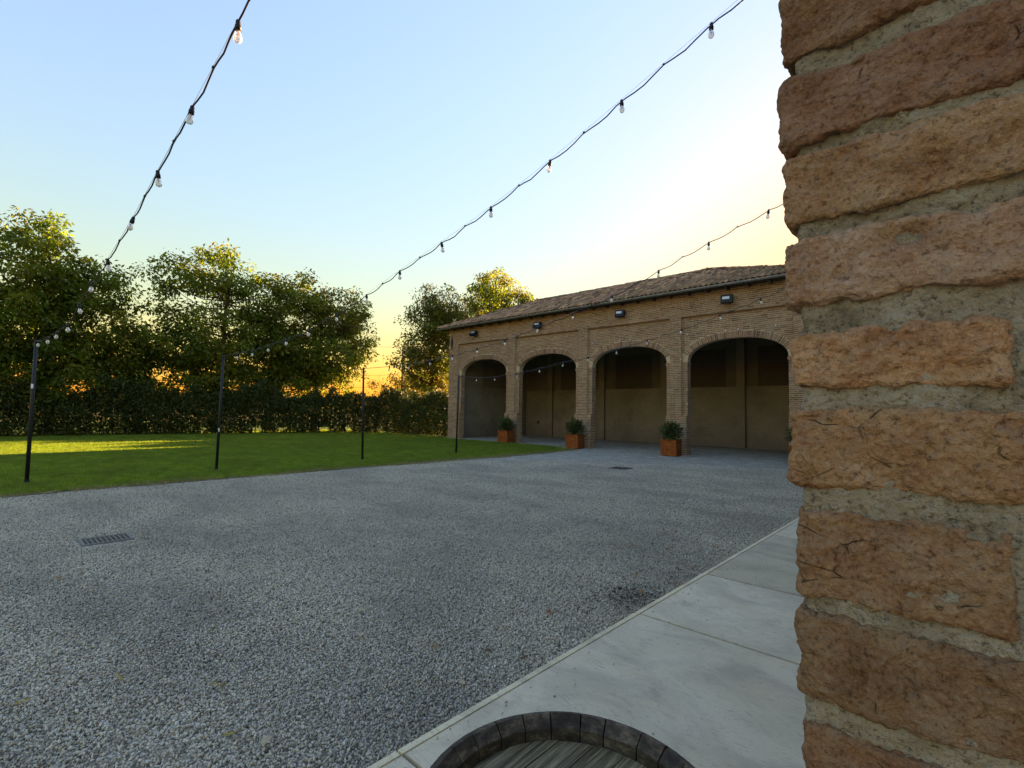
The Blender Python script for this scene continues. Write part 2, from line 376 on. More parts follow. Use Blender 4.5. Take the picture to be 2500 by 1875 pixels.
# ------------------------------------------------------------------ scatter (geometry nodes) for stuff
def scatter(name, emitter_mesh, sources, seed, smin, smax, dmax, tilt=(math.pi,math.pi,math.pi), zoff=0.0):
    sc=bpy.data.collections.new(name+'_sources')
    for o in sources: sc.objects.link(o)
    ob=link(name, emitter_mesh)
    ng=bpy.data.node_groups.new(name+'_scatter','GeometryNodeTree')
    ng.interface.new_socket('Geometry',in_out='INPUT',socket_type='NodeSocketGeometry')
    ng.interface.new_socket('Geometry',in_out='OUTPUT',socket_type='NodeSocketGeometry')
    N=ng.nodes; L=ng.links
    gi=N.new('NodeGroupInput'); go=N.new('NodeGroupOutput')
    d=N.new('GeometryNodeDistributePointsOnFaces'); d.distribute_method='RANDOM'; d.inputs['Seed'].default_value=seed
    na=N.new('GeometryNodeInputNamedAttribute'); na.data_type='FLOAT'; na.inputs['Name'].default_value='density'
    L.new(gi.outputs[0],d.inputs['Mesh']); L.new(na.outputs['Attribute'],d.inputs['Density'])
    ci=N.new('GeometryNodeCollectionInfo'); ci.inputs['Collection'].default_value=sc
    ci.inputs['Separate Children'].default_value=True; ci.inputs['Reset Children'].default_value=True
    ip=N.new('GeometryNodeInstanceOnPoints'); ip.inputs['Pick Instance'].default_value=True
    rv=N.new('FunctionNodeRandomValue'); rv.data_type='FLOAT_VECTOR'
    rv.inputs[0].default_value=tuple(-a for a in tilt); rv.inputs[1].default_value=tilt
    rs=N.new('FunctionNodeRandomValue'); rs.data_type='FLOAT'
    fs=[s for s in rs.inputs if s.type=='VALUE']; fs[0].default_value=smin; fs[1].default_value=smax
    rs.inputs['Seed'].default_value=5
    L.new(d.outputs['Points'],ip.inputs['Points']); L.new(ci.outputs[0],ip.inputs['Instance'])
    L.new(rv.outputs[0],ip.inputs['Rotation']); L.new([o for o in rs.outputs if o.type=='VALUE'][0],ip.inputs['Scale'])
    L.new(ip.outputs[0],go.inputs[0])
    md=ob.modifiers.new('scatter','NODES'); md.node_group=ng
    return ob
def density_mesh(name, x0,x1,y0,y1,step,fn,z):
    nx=int((x1-x0)/step)+1; ny=int((y1-y0)/step)+1
    vs=[(x0+i*step,y0+j*step,z) for j in range(ny) for i in range(nx)]
    dens=[fn(x,y) for x,y,_ in vs]; fs=[]
    for j in range(ny-1):
        for i in range(nx-1):
            q=(j*nx+i,j*nx+i+1,(j+1)*nx+i+1,(j+1)*nx+i)
            if max(dens[k] for k in q)>0: fs.append(q)
    me=bpy.data.meshes.new(name); me.from_pydata(vs,[],fs)
    at=me.attributes.new('density','FLOAT','POINT'); at.data.foreach_set('value',dens)
    return me
# stones
def stone(seed):
    bm=bmesh.new(); bmesh.ops.create_icosphere(bm,subdivisions=1,radius=1)
    rr=random.Random(seed); sx,sy,sz=rr.uniform(.8,1.25),rr.uniform(.65,1),rr.uniform(.4,.65)
    for v in bm.verts:
        k=1+.22*noise.noise(v.co*1.3+Vector((seed*3.1,0,0)))+rr.uniform(-.09,.09)
        v.co=Vector((v.co.x*sx*k,v.co.y*sy*k,v.co.z*sz*k))*.0073
    me=bpy.data.meshes.new('stone'); bm.to_mesh(me); bm.free(); me.materials.append(M['stone'])
    me.polygons.foreach_set('use_smooth',[i%3!=0 for i in range(len(me.polygons))])
    return bpy.data.objects.new('stone',me)
def gdens(x,y):
    r=math.hypot(x,y); az=math.degrees(math.atan2(x,y))
    if x>-1.99 or x<-12 or az<-101 or az>2: return 0
    if gx0-.05<x<gx1+.13 and gy0-.05<y<gy1+.05: return 0
    return max(0,8600*min(1,(17-r)/12)) if r<17 else 0
def relief(x,y): return .010*noise.noise(Vector((x*.9,y*.9,3)))+.007*noise.noise(Vector((x*3.1,y*3.1,8)))
def stone_sheet():
    a=density_mesh('gravel',-12.2,-1.97,-2.3,16.4,.06,gdens,.004)
    n=len(a.vertices); co=np.empty(n*3); a.vertices.foreach_get('co',co); co=co.reshape(-1,3)
    for v in co: v[2]+=max(0,relief(v[0],v[1]))
    dn=np.empty(n,np.float32); a.attributes['density'].data.foreach_get('value',dn)
    fs=[tuple(p_.vertices) for p_ in a.polygons]
    up_=co.copy(); up_[:,2]+=.011
    me=bpy.data.meshes.new('gravel'); me.from_pydata(np.concatenate([co,up_]).tolist(),[],fs+[tuple(i+n for i in f) for f in fs])
    at=me.attributes.new('density','FLOAT','POINT'); at.data.foreach_set('value',np.concatenate([dn*.85,dn*.26]).astype(np.float32)); return me
gm=stone_sheet()

tag(scatter('gravel',gm,[stone(i) for i in range(9)],3,.55,1.45,5200),'loose grey gravel stones covering the courtyard','gravel',kind='stuff')
def sdens(x,y):
    if x<-1.915 or x>-.9 or y>13: return 0
    return 90*math.exp(-(x+1.92)/.16)*(1.2+1.5*noise.noise(Vector((x*2,y*1.3,7))))+3
sm0=density_mesh('stray_gravel',-1.91,-.9,-1.5,13,.07,sdens,.054)
tag(scatter('stray_gravel',sm0,[stone(20+i) for i in range(5)],12,.35,1.0,90),'scattered stray gravel stones kicked onto the walkway edge','gravel',kind='stuff')
# grass tufts
def tuft(seed,dry=False,nb=13,h=.05,spread=.06):
    rr=random.Random(seed); b=MB()
    for k in range(nb):
        a=rr.uniform(0,6.28); r=spread*math.sqrt(rr.random()); x,y=r*math.cos(a),r*math.sin(a)
        d=rr.uniform(0,6.28); hh=h*rr.uniform(.55,1.2); w=.0035*rr.uniform(.8,1.4); le=hh*rr.uniform(.15,.8)
        dx,dy=math.cos(d),math.sin(d); px,py=-dy*w,dx*w
        c=None
        if dry: s_=rr.uniform(.7,1.2); c=(.34*s_,.25*s_,.10*s_)
        b.add([(x-px,y-py,0),(x+px,y+py,0),(x+px*.7+dx*le*.4,y+py*.7+dy*le*.4,hh*.6),(x-px*.7+dx*le*.4,y-py*.7+dy*le*.4,hh*.6),(x+dx*le,y+dy*le,hh)],[(0,1,2,3),(3,2,4)],c)
    return bpy.data.objects.new('tuft',b.mesh('tuft',M['grass_dry'] if dry else M['grass']))
def ldens(x,y):
    if x>-12.33-.05*math.sin(y*3)+.06*noise.noise(Vector((x,y*2.3,1))): return 0
    if y>17.4 and x>-22.5: 
        if x>-13.4 or y>18.0: return 0
    if y>19.2: return 0
    r=math.hypot(x,y); az=math.degrees(math.atan2(x,y))
    if az<-100: return 0
    return 420 if r<17 else 420*(17/r)**1.6
lm=density_mesh('grass',-35,-12.1,-6,19.4,.2,ldens,.012)
tag(scatter('grass',lm,[tuft(i) for i in range(6)],8,.7,1.25,420,(.15,.15,math.pi)),'short mown green lawn grass','grass',kind='stuff')
def ddens(x,y):
    if y>17.2: return 0
    d=x-(-12.22+.07*math.sin(y*1.7)+.05*noise.noise(Vector((1,y*3,4))))
    k=noise.noise(Vector((x*.8,y*.55,2)))
    return 420*max(0,1-abs(d)/.24)*(1 if k>-.1 else .3)
dm=density_mesh('dry_grass',-12.8,-11.9,-4,17.2,.06,ddens,.012)
tag(scatter('dry_grass',dm,[tuft(40+i,True,9,.05) for i in range(4)],4,.6,1.3,260,(.3,.3,math.pi)),'straw-coloured dry grass along the lawn edge','grass',kind='stuff')

# ================================================================== BARN
F=18.82; P=18.94; BK=19.22; XL,XR=-22.49,-3.72; TOP=6.36
CEN=[-19.72,-15.235,-10.765,-6.32]; HW=1.79; SP=3.68; CR=4.46; PW=1.985; PT=5.42; PLZ=1.5
barn=tag(empty('brick_barn',((XL+XR)/2,F,0)),'long brick barn with four open arches and a tiled hip roof','barn')
BO=Vector(barn.location)
def bpart(mb,name,mat,parent=None,smooth=False):
    mb.v=[(x-BO.x,y-BO.y,z-BO.z) for x,y,z in mb.v]
    return mb.build(name,mat,parent or barn,smooth)
def arch_z(u):
    u=min(1,abs(u)/HW); return SP+(CR-SP)*(1-u**2.3)**.5
def arch_x(z,grow=0):
    """half width of the opening (grown by the ring) at height z, or 0 above the crown"""
    hw,cr=HW+grow,CR+grow
    if z<=SP: return hw if grow==0 else HW
    if z>=cr: return 0
    return hw*(1-((z-SP)/(cr-SP))**2)**(1/2.3)
e=.010     # mortar lies this far behind the brick faces
w=MB()
# front skin: top band, pilasters, plinth cheeks
panels=[(c-PW,c+PW) for c in CEN]
pil=[(XL,panels[0][0])]+[(panels[i][1],panels[i+1][0]) for i in range(3)]+[(panels[3][1],XR)]
w.box(XL+e,XR-e,F+e,BK,PT+e,TOP)
for a,b_ in pil: w.box(a+(e if a!=XL else e),b_-e,F+e,BK,0,PT+e)
for c in CEN:
    for s_ in (-1,1):
        x0,x1=sorted((c+s_*HW,c+s_*(PW+.02))); w.box(x0+ (e if s_>0 else 0),x1-(0 if s_>0 else -0),F+e+.002,BK-.002,0,PLZ-.005)
        w.box(x0,x1,P+e,BK-.002,PLZ-.005,SP)
    n=36
    us=[-HW+2*HW*k/n for k in range(n+1)]
    us=[HW*math.sin(math.pi/2*u/HW) for u in us]
    for u0,u1 in zip(us[:-1],us[1:]):
        z0,z1=arch_z(u0),arch_z(u1); T=PT+e-.001
        vs=[(c+u0,y,z) for y in (P+e,BK-.002) for z in (z0,T)]+[(c+u1,y,z) for y in (P+e,BK-.002) for z in (z1,T)]
        w.add(vs,[(0,4,5,1),(2,3,7,6),(0,2,6,4)])
    for s_ in (-1,1):
        x0,x1=sorted((c+s_*HW,c+s_*(PW+.02))); w.box(x0,x1,P+e,BK-.002,SP,PT+e-.001)
bpart(w,'mortar_wall',M['barn_mortar'])
# bricks: (kind, centre, size x, y-front, z) ------------------------------------------------
rb=random.Random(11); items=[]
BH,BP=.049,.0705
def course_fill(x0,x1,z,yf,k,dep=.03):
    L=.268; off=(0 if k%2 else L/2)+rb.uniform(-.02,.02)
    x=x0-off
    while x<x1-.02:
        a=max(x,x0); b_=min(x+L-.02,x1)
        if b_-a>.045: items.append((a,b_,z,yf))
        x+=L if rb.random()<.72 else L*.54
ncs=int(TOP/BP)
for k in range(ncs):
    z=k*BP+.004; zc=z+BH/2
    if z>PT-.01:
        course_fill(XL,XR,z,F,k)
        continue
    for a,b_ in pil: course_fill(a,b_,z,F,k)
    for c in CEN:
        if z<PLZ:
            course_fill(c-PW,c-HW,z,F,k); course_fill(c+HW,c+PW,z,F,k)
        elif zc<SP:
            course_fill(c-PW,c-HW,z,P,k); course_fill(c+HW,c+PW,z,P,k)
        else:
            h=max(arch_x(zc-BH/2,.235),arch_x(zc+BH/2,.235))
            if h<=0.02: course_fill(c-PW,c+PW,z,P,k)
            elif h<PW-.03:
                course_fill(c-PW,c-h-.012,z,P,k); course_fill(c+h+.012,c+PW,z,P,k)
jambs=[]
for c in CEN:
    for k in range(int(SP/BP)):
        z=k*BP+.004
        y0=(F if z<PLZ else P)+.032
        cut=y0+(.11 if k%2 else .2)
        jambs+= [(c-HW,y0,cut-.009,z),(c-HW,cut+.009,BK+.002,z)]
def btint():
    v=rb.uniform(.52,1.0); r_=rb.uniform(.95,1.1); 
    if rb.random()<.08: v*=.6
    return (v*r_,v,v*rb.uniform(.88,1.05))
# the 300 bricks that show largest are objects, the rest one joined part
def dist2(it): return ((it[0]+it[1])/2)**2+it[3]**2
items.sort(key=dist2)
brick_variants=[]
for k in range(7):
    b=MB(); b.box(-.5,.5,0,1,0,1,btint()); brick_variants.append(b.mesh('brick',M['barn_brick']))
for i,(a,b_,z,yf) in enumerate(items[:300]):
    o=link('brick',brick_variants[i%7],barn); pr=rb.uniform(-.004,.004)
    o.location=((a+b_)/2-BO.x,yf+pr-BO.y,z-BO.z); o.scale=(b_-a,.03-pr,BH+rb.uniform(-.003,.003))
b=MB()
for a,b_,z,yf in items[300:]:
    pr=rb.uniform(-.004,.004); b.box(a,b_,yf+pr,yf+.03,z,z+BH+rb.uniform(-.003,.003),btint())
for x,ya,yb,z in jambs:
    if yb-ya>.03: b.box(x-.01,x+.008+rb.uniform(-.002,.003),ya,yb,z,z+BH,btint())
o=bpart(b,'brick_courses',M['barn_brick']); o['kind']='stuff'
# left end wall bricks (just the return seen at the corner) and end walls
b=MB()
for k in range(ncs):
    z=k*BP+.004; y=F+.03-(0 if k%2 else .13)
    while y<26:
        y0=max(y,F+.031); y1=min(y+.25,26.0)
        if y1-y0>.05: b.box(XL-.008,XL+.004,y0,y1,z,z+BH,btint())
        y+=.262
o=bpart(b,'side_brick_courses',M['barn_brick']); o['kind']='stuff'
# arch rings
vm=MB(); vm.box(-.0265,.0265,0,.035,0,.235,None)
ring_vars=[]
for k in range(5):
    b=MB(); b.box(-.027,.027,0,.035,0,.232,tuple(x*.95 for x in btint())); ring_vars.append(b.mesh('arch_brick',M['barn_brick']))
for c in CEN:
    pts=[]; n=400
    for k in range(n+1):
        th=math.pi*k/n; u=-HW*math.cos(th); pts.append((u,arch_z(u)))
    L=[0]
    for a,b_ in zip(pts[:-1],pts[1:]): L.append(L[-1]+math.hypot(b_[0]-a[0],b_[1]-a[1]))
    nb=int(L[-1]/.069)
    for k in range(nb):
        s_=(k+.5)*L[-1]/nb; j=min(range(len(L)),key=lambda q:abs(L[q]-s_)); j=min(max(j,2),n-2)
        dx=pts[j+2][0]-pts[j-2][0]; dz=pts[j+2][1]-pts[j-2][1]; ang=math.atan2(dz,dx)
        # keep ring bricks inside the panel
        if abs(pts[j][0]-math.sin(ang)*.235)>PW-.02: continue
        o=link('arch_brick',ring_vars[rb.randrange(5)],barn)
        o.location=(c+pts[j][0]-BO.x,P-.004+rb.uniform(-.003,.003)-BO.y,pts[j][1]+.003)
        o.rotation_euler=(0,-ang,0)
# impost caps
for c in CEN:
    for s_ in (-1,1):
        b=MB(); x0,x1=sorted((c+s_*(HW-.035),c+s_*(PW-.004)))
        b.box(x0,x1,P-.03,BK+.01,SP-.10,SP-.055,(.95,.95,.95)); b.box(x0+.012,x1-.012,P-.018,BK+.006,SP-.16,SP-.1005,(1.05,1,1)); bpart(b,'impost',M['barn_brick'])
# interior walls
b=MB(); BW=25.4
b.box(XL+.02,XR-.02,BW,BW+.4,0,TOP+.3)
bpart(b,'back_wall',M['plaster'])
b=MB(); b.box(XL+.004,XL+.42,BK,BW+.4,0,TOP-.01); bpart(b,'left_end_wall',M['plaster'])
b=MB(); b.box(XR-.42,XR-.004,BK,BW+.4,0,TOP-.01); bpart(b,'right_end_wall',M['plaster'])
for x in (-19.75,-15.85,-11.9,-7.95):
    b=MB(); b.box(x-.38,x,BW-.22,BW+.01,0,TOP); bpart(b,'wall_pilaster',M['plaster'])
b=MB(); b.box(XL+.4,XR-.4,BW-.07,BW+.01,0,2.98); bpart(b,'wall_dado',M['plaster'])
b=MB(); b.box(XL+.4,XR-.4,BW-.012,BW+.01,2.981,TOP-.3); bpart(b,'upper_wall',M['dark_plaster'])
for x0,x1 in ((-19.2,-16.9),(-15.2,-12.9),(-11.3,-8.9),(-7.4,-5.0)):
    b=MB(); b.box(x0,x1,BW-.02,BW+.02,3.0,4.9); bpart(b,'wall_recess',M['timber_dark'])
b=MB(); b.box(XL+.41,XL+.45,21.2,23.2,3.05,4.6); bpart(b,'wall_recess',M['dark_plaster'])
for x in (-21,-19,-17.4,-15.2,-13,-10.8,-8.6,-6.4,-4.8):
    b=MB(); b.box(x-.11,x+.11,BK,BW,5.5,5.78); bpart(b,'tie_beam',M['timber'])
b=MB(); b.box(XL+.4,XR-.4,BK+.003,BW,6.0,6.05); bpart(b,'ceiling_boards',M['timber'])
# small things on the walls
for (x,z) in ((-21.0,.9),(-20.2,1.5),(-19.9,1.5)):
    b=MB(); b.box(x-.07,x+.07,BW-.085,BW-.06,z-.09,z+.09); bpart(b,'junction_box',M['iron'])
# roof: hip with ridge y=22.5
EY0,EY1,EXL,EXR,EZ=18.42,26.58,-23.1,-3.3,6.40; RY,RZ,RX0,RX1=22.5,8.17,-19.0,-8.45
A,B_,C_,D_=Vector((EXL,EY0,EZ)),Vector((EXR,EY0,EZ)),Vector((EXR,EY1,EZ)),Vector((EXL,EY1,EZ)); R0,R1=Vector((RX0,RY,RZ)),Vector((RX1,RY,RZ))
roofm=MB(); roofm.add([tuple(v) for v in (A,B_,C_,D_,R0,R1)],[(0,1,5,4),(1,2,5),(2,3,4,5),(3,0,4),(3,2,1,0)])
roof=bpart(roofm,'roof',M['deck'])
# tiles
def tile_shape(L=.43,r0=.088,r1=.070,n=5):
    vs=[]; fs=[]
    for j,(y,r) in enumerate(((0,r0),(L,r1))):
        for k in range(n+1):
            a=math.pi*k/n; vs.append((r*math.cos(a),y,r*math.sin(a)*.85))
    for k in range(n): fs.append((k,k+1,n+2+k,n+1+k))
    vs+= [(r0*.82*math.cos(math.pi*k/n),0.001,r0*.82*math.sin(math.pi*k/n)*.85) for k in range(n+1)]
    o_=2*(n+1)
    for k in range(n): fs.append((k+1,k,o_+k,o_+k+1))
    return vs,fs
TV,TF=tile_shape()
rt=random.Random(5)
def ttint():
    v=rt.choice((rt.uniform(.4,.8),rt.uniform(.8,1.3),rt.uniform(1.2,1.75))); return (v*rt.uniform(.9,1.12),v,v*rt.uniform(.85,1.05))
tile_list=[]
def tile_plane(a,b_,top_l,top_r,row=.335,colw=.205):
    """a->b_ eave edge, top_l/top_r the ridge ends of the same plane"""
    ex=(b_-a).normalized(); W_=(b_-a).length
    nrm=ex.cross((top_l-a)).normalized()
    if nrm.z<0: nrm=-nrm
    up=nrm.cross(ex).normalized(); 
    if up.z<0: up=-up
    H_=(top_l-a).dot(up); xl=(top_l-a).dot(ex); xr=(top_r-a).dot(ex)
    nr=int(H_/row)+1
    for j in range(nr):
        v=j*row-.06; vv=max(0,v)/H_
        lo=xl*vv; hi=W_+(xr-W_)*vv
        k0=int(math.ceil((lo+.06)/colw)); k1=int((hi-.06)/colw)
        for k in range(k0,k1+1):
            u=k*colw
            o_=a+ex*(u+rt.uniform(-.012,.012))+up*(v+rt.uniform(-.02,.02))+nrm*(.025+rt.uniform(-.008,.012))
            q=Matrix((ex,up,nrm)).transposed().to_4x4(); q=Matrix.Translation(o_)@q@Matrix.Rotation(rt.uniform(-.06,.06),4,'Z')@Matrix.Rotation(rt.uniform(.01,.05),4,'X')
            tile_list.append(q)
tile_plane(A,B_,R0,R1); tile_plane(D_,A,R0,R0); tile_plane(B_,C_,R1,R1)
def cap_run(p0,p1,n=None):
    d=(p1-p0); L=d.length; n=int(L/.36); d.normalize()
    sx=d.cross(Vector((0,0,1))).normalized(); nz=sx.cross(d)
    for k in range(n):
        q=Matrix((sx,d,nz)).transposed().to_4x4(); q=Matrix.Translation(p0+d*(k*.36)+nz*(.05+rt.uniform(-.01,.02)))@q@Matrix.Rotation(rt.uniform(-.05,.05),4,'Z')@Matrix.Scale(1.25,4)
        tile_list.append(q)
cap_run(A,R0); cap_run(B_,R1); cap_run(R0,R1)
tile_list.sort(key=lambda q:(q.translation-CAM).length)
tvars=[MB().add(TV,TF,ttint()).mesh('roof_tile',M['tile'],True) for k in range(9)]
TI=Matrix.Translation(-BO)
for i,q in enumerate(tile_list[:300]):
    o=link('roof_tile',tvars[rt.randrange(9)],barn); o.matrix_local=TI@q
b=MB()
for q in tile_list[300:]: b.add([tuple(q@Vector(v)) for v in TV],TF,ttint())
o=bpart(b,'roof_tiles',M['tile'],smooth=True); o['kind']='stuff'
# gutter (half round, closed lip) and rafters under the eave
gp=[]; n=8
for x in (EXL-.03,EXR+.03):
    for k in range(n+1):
        a=math.pi+math.pi*k/n; gp.append((x,EY0-.06+.075*math.cos(a),EZ-.015+.075*math.sin(a)))
    for k in range(n+1):
        a=math.pi+math.pi*(n-k)/n; gp.append((x,EY0-.06+.066*math.cos(a),EZ-.015+.066*math.sin(a)))
L_=2*(n+1); b=MB(); b.add(gp,[(k,(k+1)%L_,L_+(k+1)%L_,L_+k) for k in range(L_)]+[tuple(range(L_))[::-1],tuple(range(L_,2*L_))]); bpart(b,'gutter',M['zinc'],smooth=False)
b=MB(); b.box(EXL+.02,EXR-.02,EY0+.02,F+.005,EZ-.075,EZ-.04); bpart(b,'eave_board',M['timber'])
for k in range(27):
    x=EXL+.35+k*.74; b=MB(); b.box(x-.04,x+.04,EY0+.05,F+.004,EZ-.15,EZ-.0755); bpart(b,'rafter_end',M['timber'])
# diamond wall anchor
b=MB(); ax,az_=-22.25,5.55
b.add([(ax,F-.03,az_+.43),(ax+.11,F-.03,az_),(ax,F-.03,az_-.43),(ax-.11,F-.03,az_),(ax,F+.02,az_+.43),(ax+.11,F+.02,az_),(ax,F+.02,az_-.43),(ax-.11,F+.02,az_),(ax,F-.05,az_)],[(0,8,1),(1,8,2),(2,8,3),(3,8,0),(0,1,5,4),(1,2,6,5),(2,3,7,6),(3,0,4,7)])
bpart(b,'wall_anchor',M['rust_iron'])
# porcelain knobs along one line above the arches
kb=MB(); kb.lathe([(0,-.05),(.022,-.05),(.03,-.035),(.02,-.015),(.03,.0),(.03,.015),(0,.02)],10,close=False)
kme=kb.mesh('wall_knob',M['porcelain'],True)
for x in (-19.0,-18.2,-17.06,-15.61,-15.06,-13.68,-12.51,-11.1,-10.61,-9.24,-8.08,-6.61,-6.16,-4.9):
    o=link('wall_knob',kme,barn); o.location=(x-BO.x,P-.03-BO.y,4.735); o.rotation_euler=(R(-90),0,0)

# floodlights
def floodlight(x,z,label,tilt):
    f=tag(empty('floodlight',(x,F-.01,z)),label,'floodlight','floodlights under the barn eaves')
    b=MB(); b.box(-.02,.02,-.12,.005,-.015,.015); b.box(-.09,.09,-.006,.006,-.05,.05); b.build('bracket',M['iron'],f)
    T=Matrix.Translation((0,-.2,-.02))@Matrix.Rotation(R(tilt),4,'X')@Matrix.Rotation(R(8),4,'Z')
    b=MB(); b.box(-.21,.21,-.05,.07,-.15,.15,None,T)
    for k in range(7): b.box(-.18+k*.055,-.165+k*.055,.071,.105,-.13,.13,None,T)
    h=b.build('housing',M['iron'],f)
    b=MB(); b.box(-.15,.10,-.058,-.0505,-.02,.08,None,T); b.build('glass',M['flood_glass'],f)
    b=MB()
    for a in ((-.2,.2,-.064,-.0502,.085,.145),(-.2,.2,-.064,-.0502,-.145,-.024),(-.2,-.153,-.064,-.0502,-.0235,.0845),(.103,.2,-.064,-.0502,-.0235,.0845)): b.box(*a,None,T)
    b.build('front_rim',M['iron'],f)
floodlight(-20.22,5.93,'black floodlight above the leftmost, farthest arch',-38)
floodlight(-15.58,5.89,'black floodlight above the second arch from the left',-30)
floodlight(-10.95,5.9,'black floodlight above the third arch from the left',-14)
floodlight(-6.47,5.89,'largest-looking black floodlight, above the arch beside the pillar',-6)

# ================================================================== leaves
def leaf_mesh(name, leaves, mat):
    """leaves: arrays pos(n,3), dir(n,3), nrm(n,3), size(n,), color(n,3): each a folded 6-vertex blade"""
    P_,Dv,Nv,Sz,Cl=leaves; n=len(P_)
    Dv=Dv/np.linalg.norm(Dv,axis=1,keepdims=True); Sd=np.cross(Dv,Nv); Sd/=np.linalg.norm(Sd,axis=1,keepdims=True)+1e-9
    Nn=np.cross(Sd,Dv); s=Sz[:,None]
    v=np.empty((n,6,3),np.float32)
    v[:,0]=P_; v[:,1]=P_+Dv*s*.45+Sd*s*.24+Nn*s*.06; v[:,2]=P_+Dv*s*.45-Sd*s*.24+Nn*s*.06
    v[:,3]=P_+Dv*s*.5; v[:,4]=P_+Dv*s*1.0-Nn*s*.12; v[:,5]=P_+Dv*s*.5
    v=v[:,:5].reshape(-1,3)
    b0=(np.arange(n)*5)[:,None]
    tri=np.concatenate([b0+[0,1,3],b0+[0,3,2],b0+[1,4,3],b0+[3,4,2]],axis=1).reshape(-1)
    me=bpy.data.meshes.new(name); me.vertices.add(n*5); me.vertices.foreach_set('co',v.ravel())
    me.loops.add(n*12); me.loops.foreach_set('vertex_index',tri.astype(np.int32))
    me.polygons.add(n*4); me.polygons.foreach_set('loop_start',(np.arange(n*4)*3).astype(np.int32))
    me.update(calc_edges=True)
    at=me.color_attributes.new('tint','FLOAT_COLOR','POINT')
    ca=np.ones((n,5,4),np.float32); ca[:,:,:3]=Cl[:,None,:]; at.data.foreach_set('color',ca.ravel())
    me.materials.append(mat); me.validate(); return me
def rand_leaves(rng, centers, rad, per, size, cols, flat=.7, droop=.5, clumpvar=.35):
    """leaf arrays in blobs round the given centres"""
    n=len(centers)*per
    c=np.repeat(np.array(centers),per,0); rr=np.repeat(np.array(rad),per)
    d=rng.normal(size=(n,3)); d/=np.linalg.norm(d,axis=1,keepdims=True)
    q=c+d*(rr*rng.random(n)**.45)[:,None]*np.array([1,1,flat])
    dr=d*np.array([1,1,.4])+rng.normal(size=(n,3))*.5; dr[:,2]-=droop
    nr=rng.normal(size=(n,3))*.6+np.array([0,0,1.0])
    sz=size*rng.uniform(.6,1.25,n)
    cols=np.array(cols); k=rng.integers(0,len(cols),len(centers)); 
    cc=np.repeat(cols[k],per,0)*np.repeat(rng.uniform(1-clumpvar,1+clumpvar,len(centers)),per)[:,None]
    cc=cc*rng.uniform(.75,1.25,n)[:,None]
    return q,dr,nr,sz,cc
def crown_points(rng, blobs, n, shell=.45):
    """clump centres in a union of ellipsoids (cx,cy,cz,rx,ry,rz)"""
    out=[]; vol=np.array([b[3]*b[4]*b[5] for b in blobs]); vol=vol/vol.sum()
    while len(out)<n:
        b=blobs[rng.choice(len(blobs),p=vol)]
        d=rng.normal(size=3); d/=np.linalg.norm(d); r=(shell+(1-shell)*rng.random())if rng.random()<.8 else rng.random()
        p_=np.array(b[:3])+d*r*np.array(b[3:])
        if noise.noise(Vector(p_*.55))<-.28: continue
        out.append(p_)
    return out
def tree(name,label,base,height,blobs,nclump,per,size,cols,seed,rad=(.45,.85),trunk_r=.2,fork=.3,group=None,droop=.5,leafmat='leaf'):
    rng=np.random.default_rng(seed); rr=random.Random(seed)
    t_=tag(empty(name,base),label,'tree',group)
    B0=np.array(base)
    cl=crown_points(rng,blobs,nclump)
    rads=rng.uniform(rad[0],rad[1],nclump)
    lv=list(rand_leaves(rng,cl,rads,per,size,cols,droop=droop))
    # thin sprays poking out of the outline
    me=leaf_mesh('crown',lv,M[leafmat]); link('crown',me,t_)
    # trunk with limbs reaching into the clumps
    tr=MB(); top=np.array([rr.uniform(-.4,.4),rr.uniform(-.4,.4),height*.82])
    pts=[np.array([0,0,-.05])]
    for k in range(1,9):
        f_=k/8; pts.append(np.array([top[0]*f_+rr.uniform(-.12,.12),top[1]*f_+rr.uniform(-.12,.12),top[2]*f_]))
    rads_t=[trunk_r*1.35]+[trunk_r*(1-.85*k/8) for k in range(1,9)]
    tr.tube([tuple(p_) for p_ in pts],rads_t,9)
    tr.build('trunk',M['bark'],t_,True)
    lm=MB()
    for i in range(0,nclump,4):
        e_=np.array(cl[i]); zt=max(height*fork,min(top[2],e_[2]-abs(rr.gauss(.9,.5))*1.2)); f_=zt/top[2]
        s_=top*f_; s_[2]=zt; mid=(s_+e_)/2+np.array([rr.uniform(-.25,.25),rr.uniform(-.25,.25),-.25])
        ln=np.linalg.norm(e_-s_); r0=min(trunk_r*.45,.012*ln+.012)
        lm.tube([tuple(s_),tuple(mid),tuple(e_)],[r0,r0*.6,.008],5,False)
    lm.build('limbs',M['bark'],t_,True)
    return t_
G1=[(.12,.17,.025),(.09,.14,.02),(.15,.185,.028),(.075,.12,.02),(.18,.175,.024)]
G2=[(.12,.17,.025),(.15,.19,.03),(.10,.145,.022),(.17,.17,.03),(.16,.12,.035)]
G3=[(.11,.13,.024),(.08,.11,.022),(.14,.14,.026),(.17,.11,.03)]
grp='large leafy trees behind the hedge'
tree('leafy_tree','leafy tree cut off by the left picture edge',(-35,-2.9,0),9.6,[(0,0,5.6,3.0,3.2,3.4),(0,.9,8.1,1.8,1.8,1.6),(0,0,3.0,2.6,3.6,1.6)],260,74,.24,G1,21,group=grp)
tree('leafy_tree','tallest leafy tree at left, with a yellowing top',(-35,2.5,0),11.6,[(0,.3,5.2,3.0,3.9,3.1),(0,-.6,8.4,2.4,2.6,2.2),(0,-.8,10.4,1.5,1.7,1.2),(.3,1.7,7.6,2.0,1.7,1.9),(0,-1.5,6.5,2.2,2.2,2.0),(0,0,3.0,2.6,4.2,1.7),(0,2.4,4.8,2.2,2.4,2.2)],540,68,.24,G1,22,group=grp,trunk_r=.23)
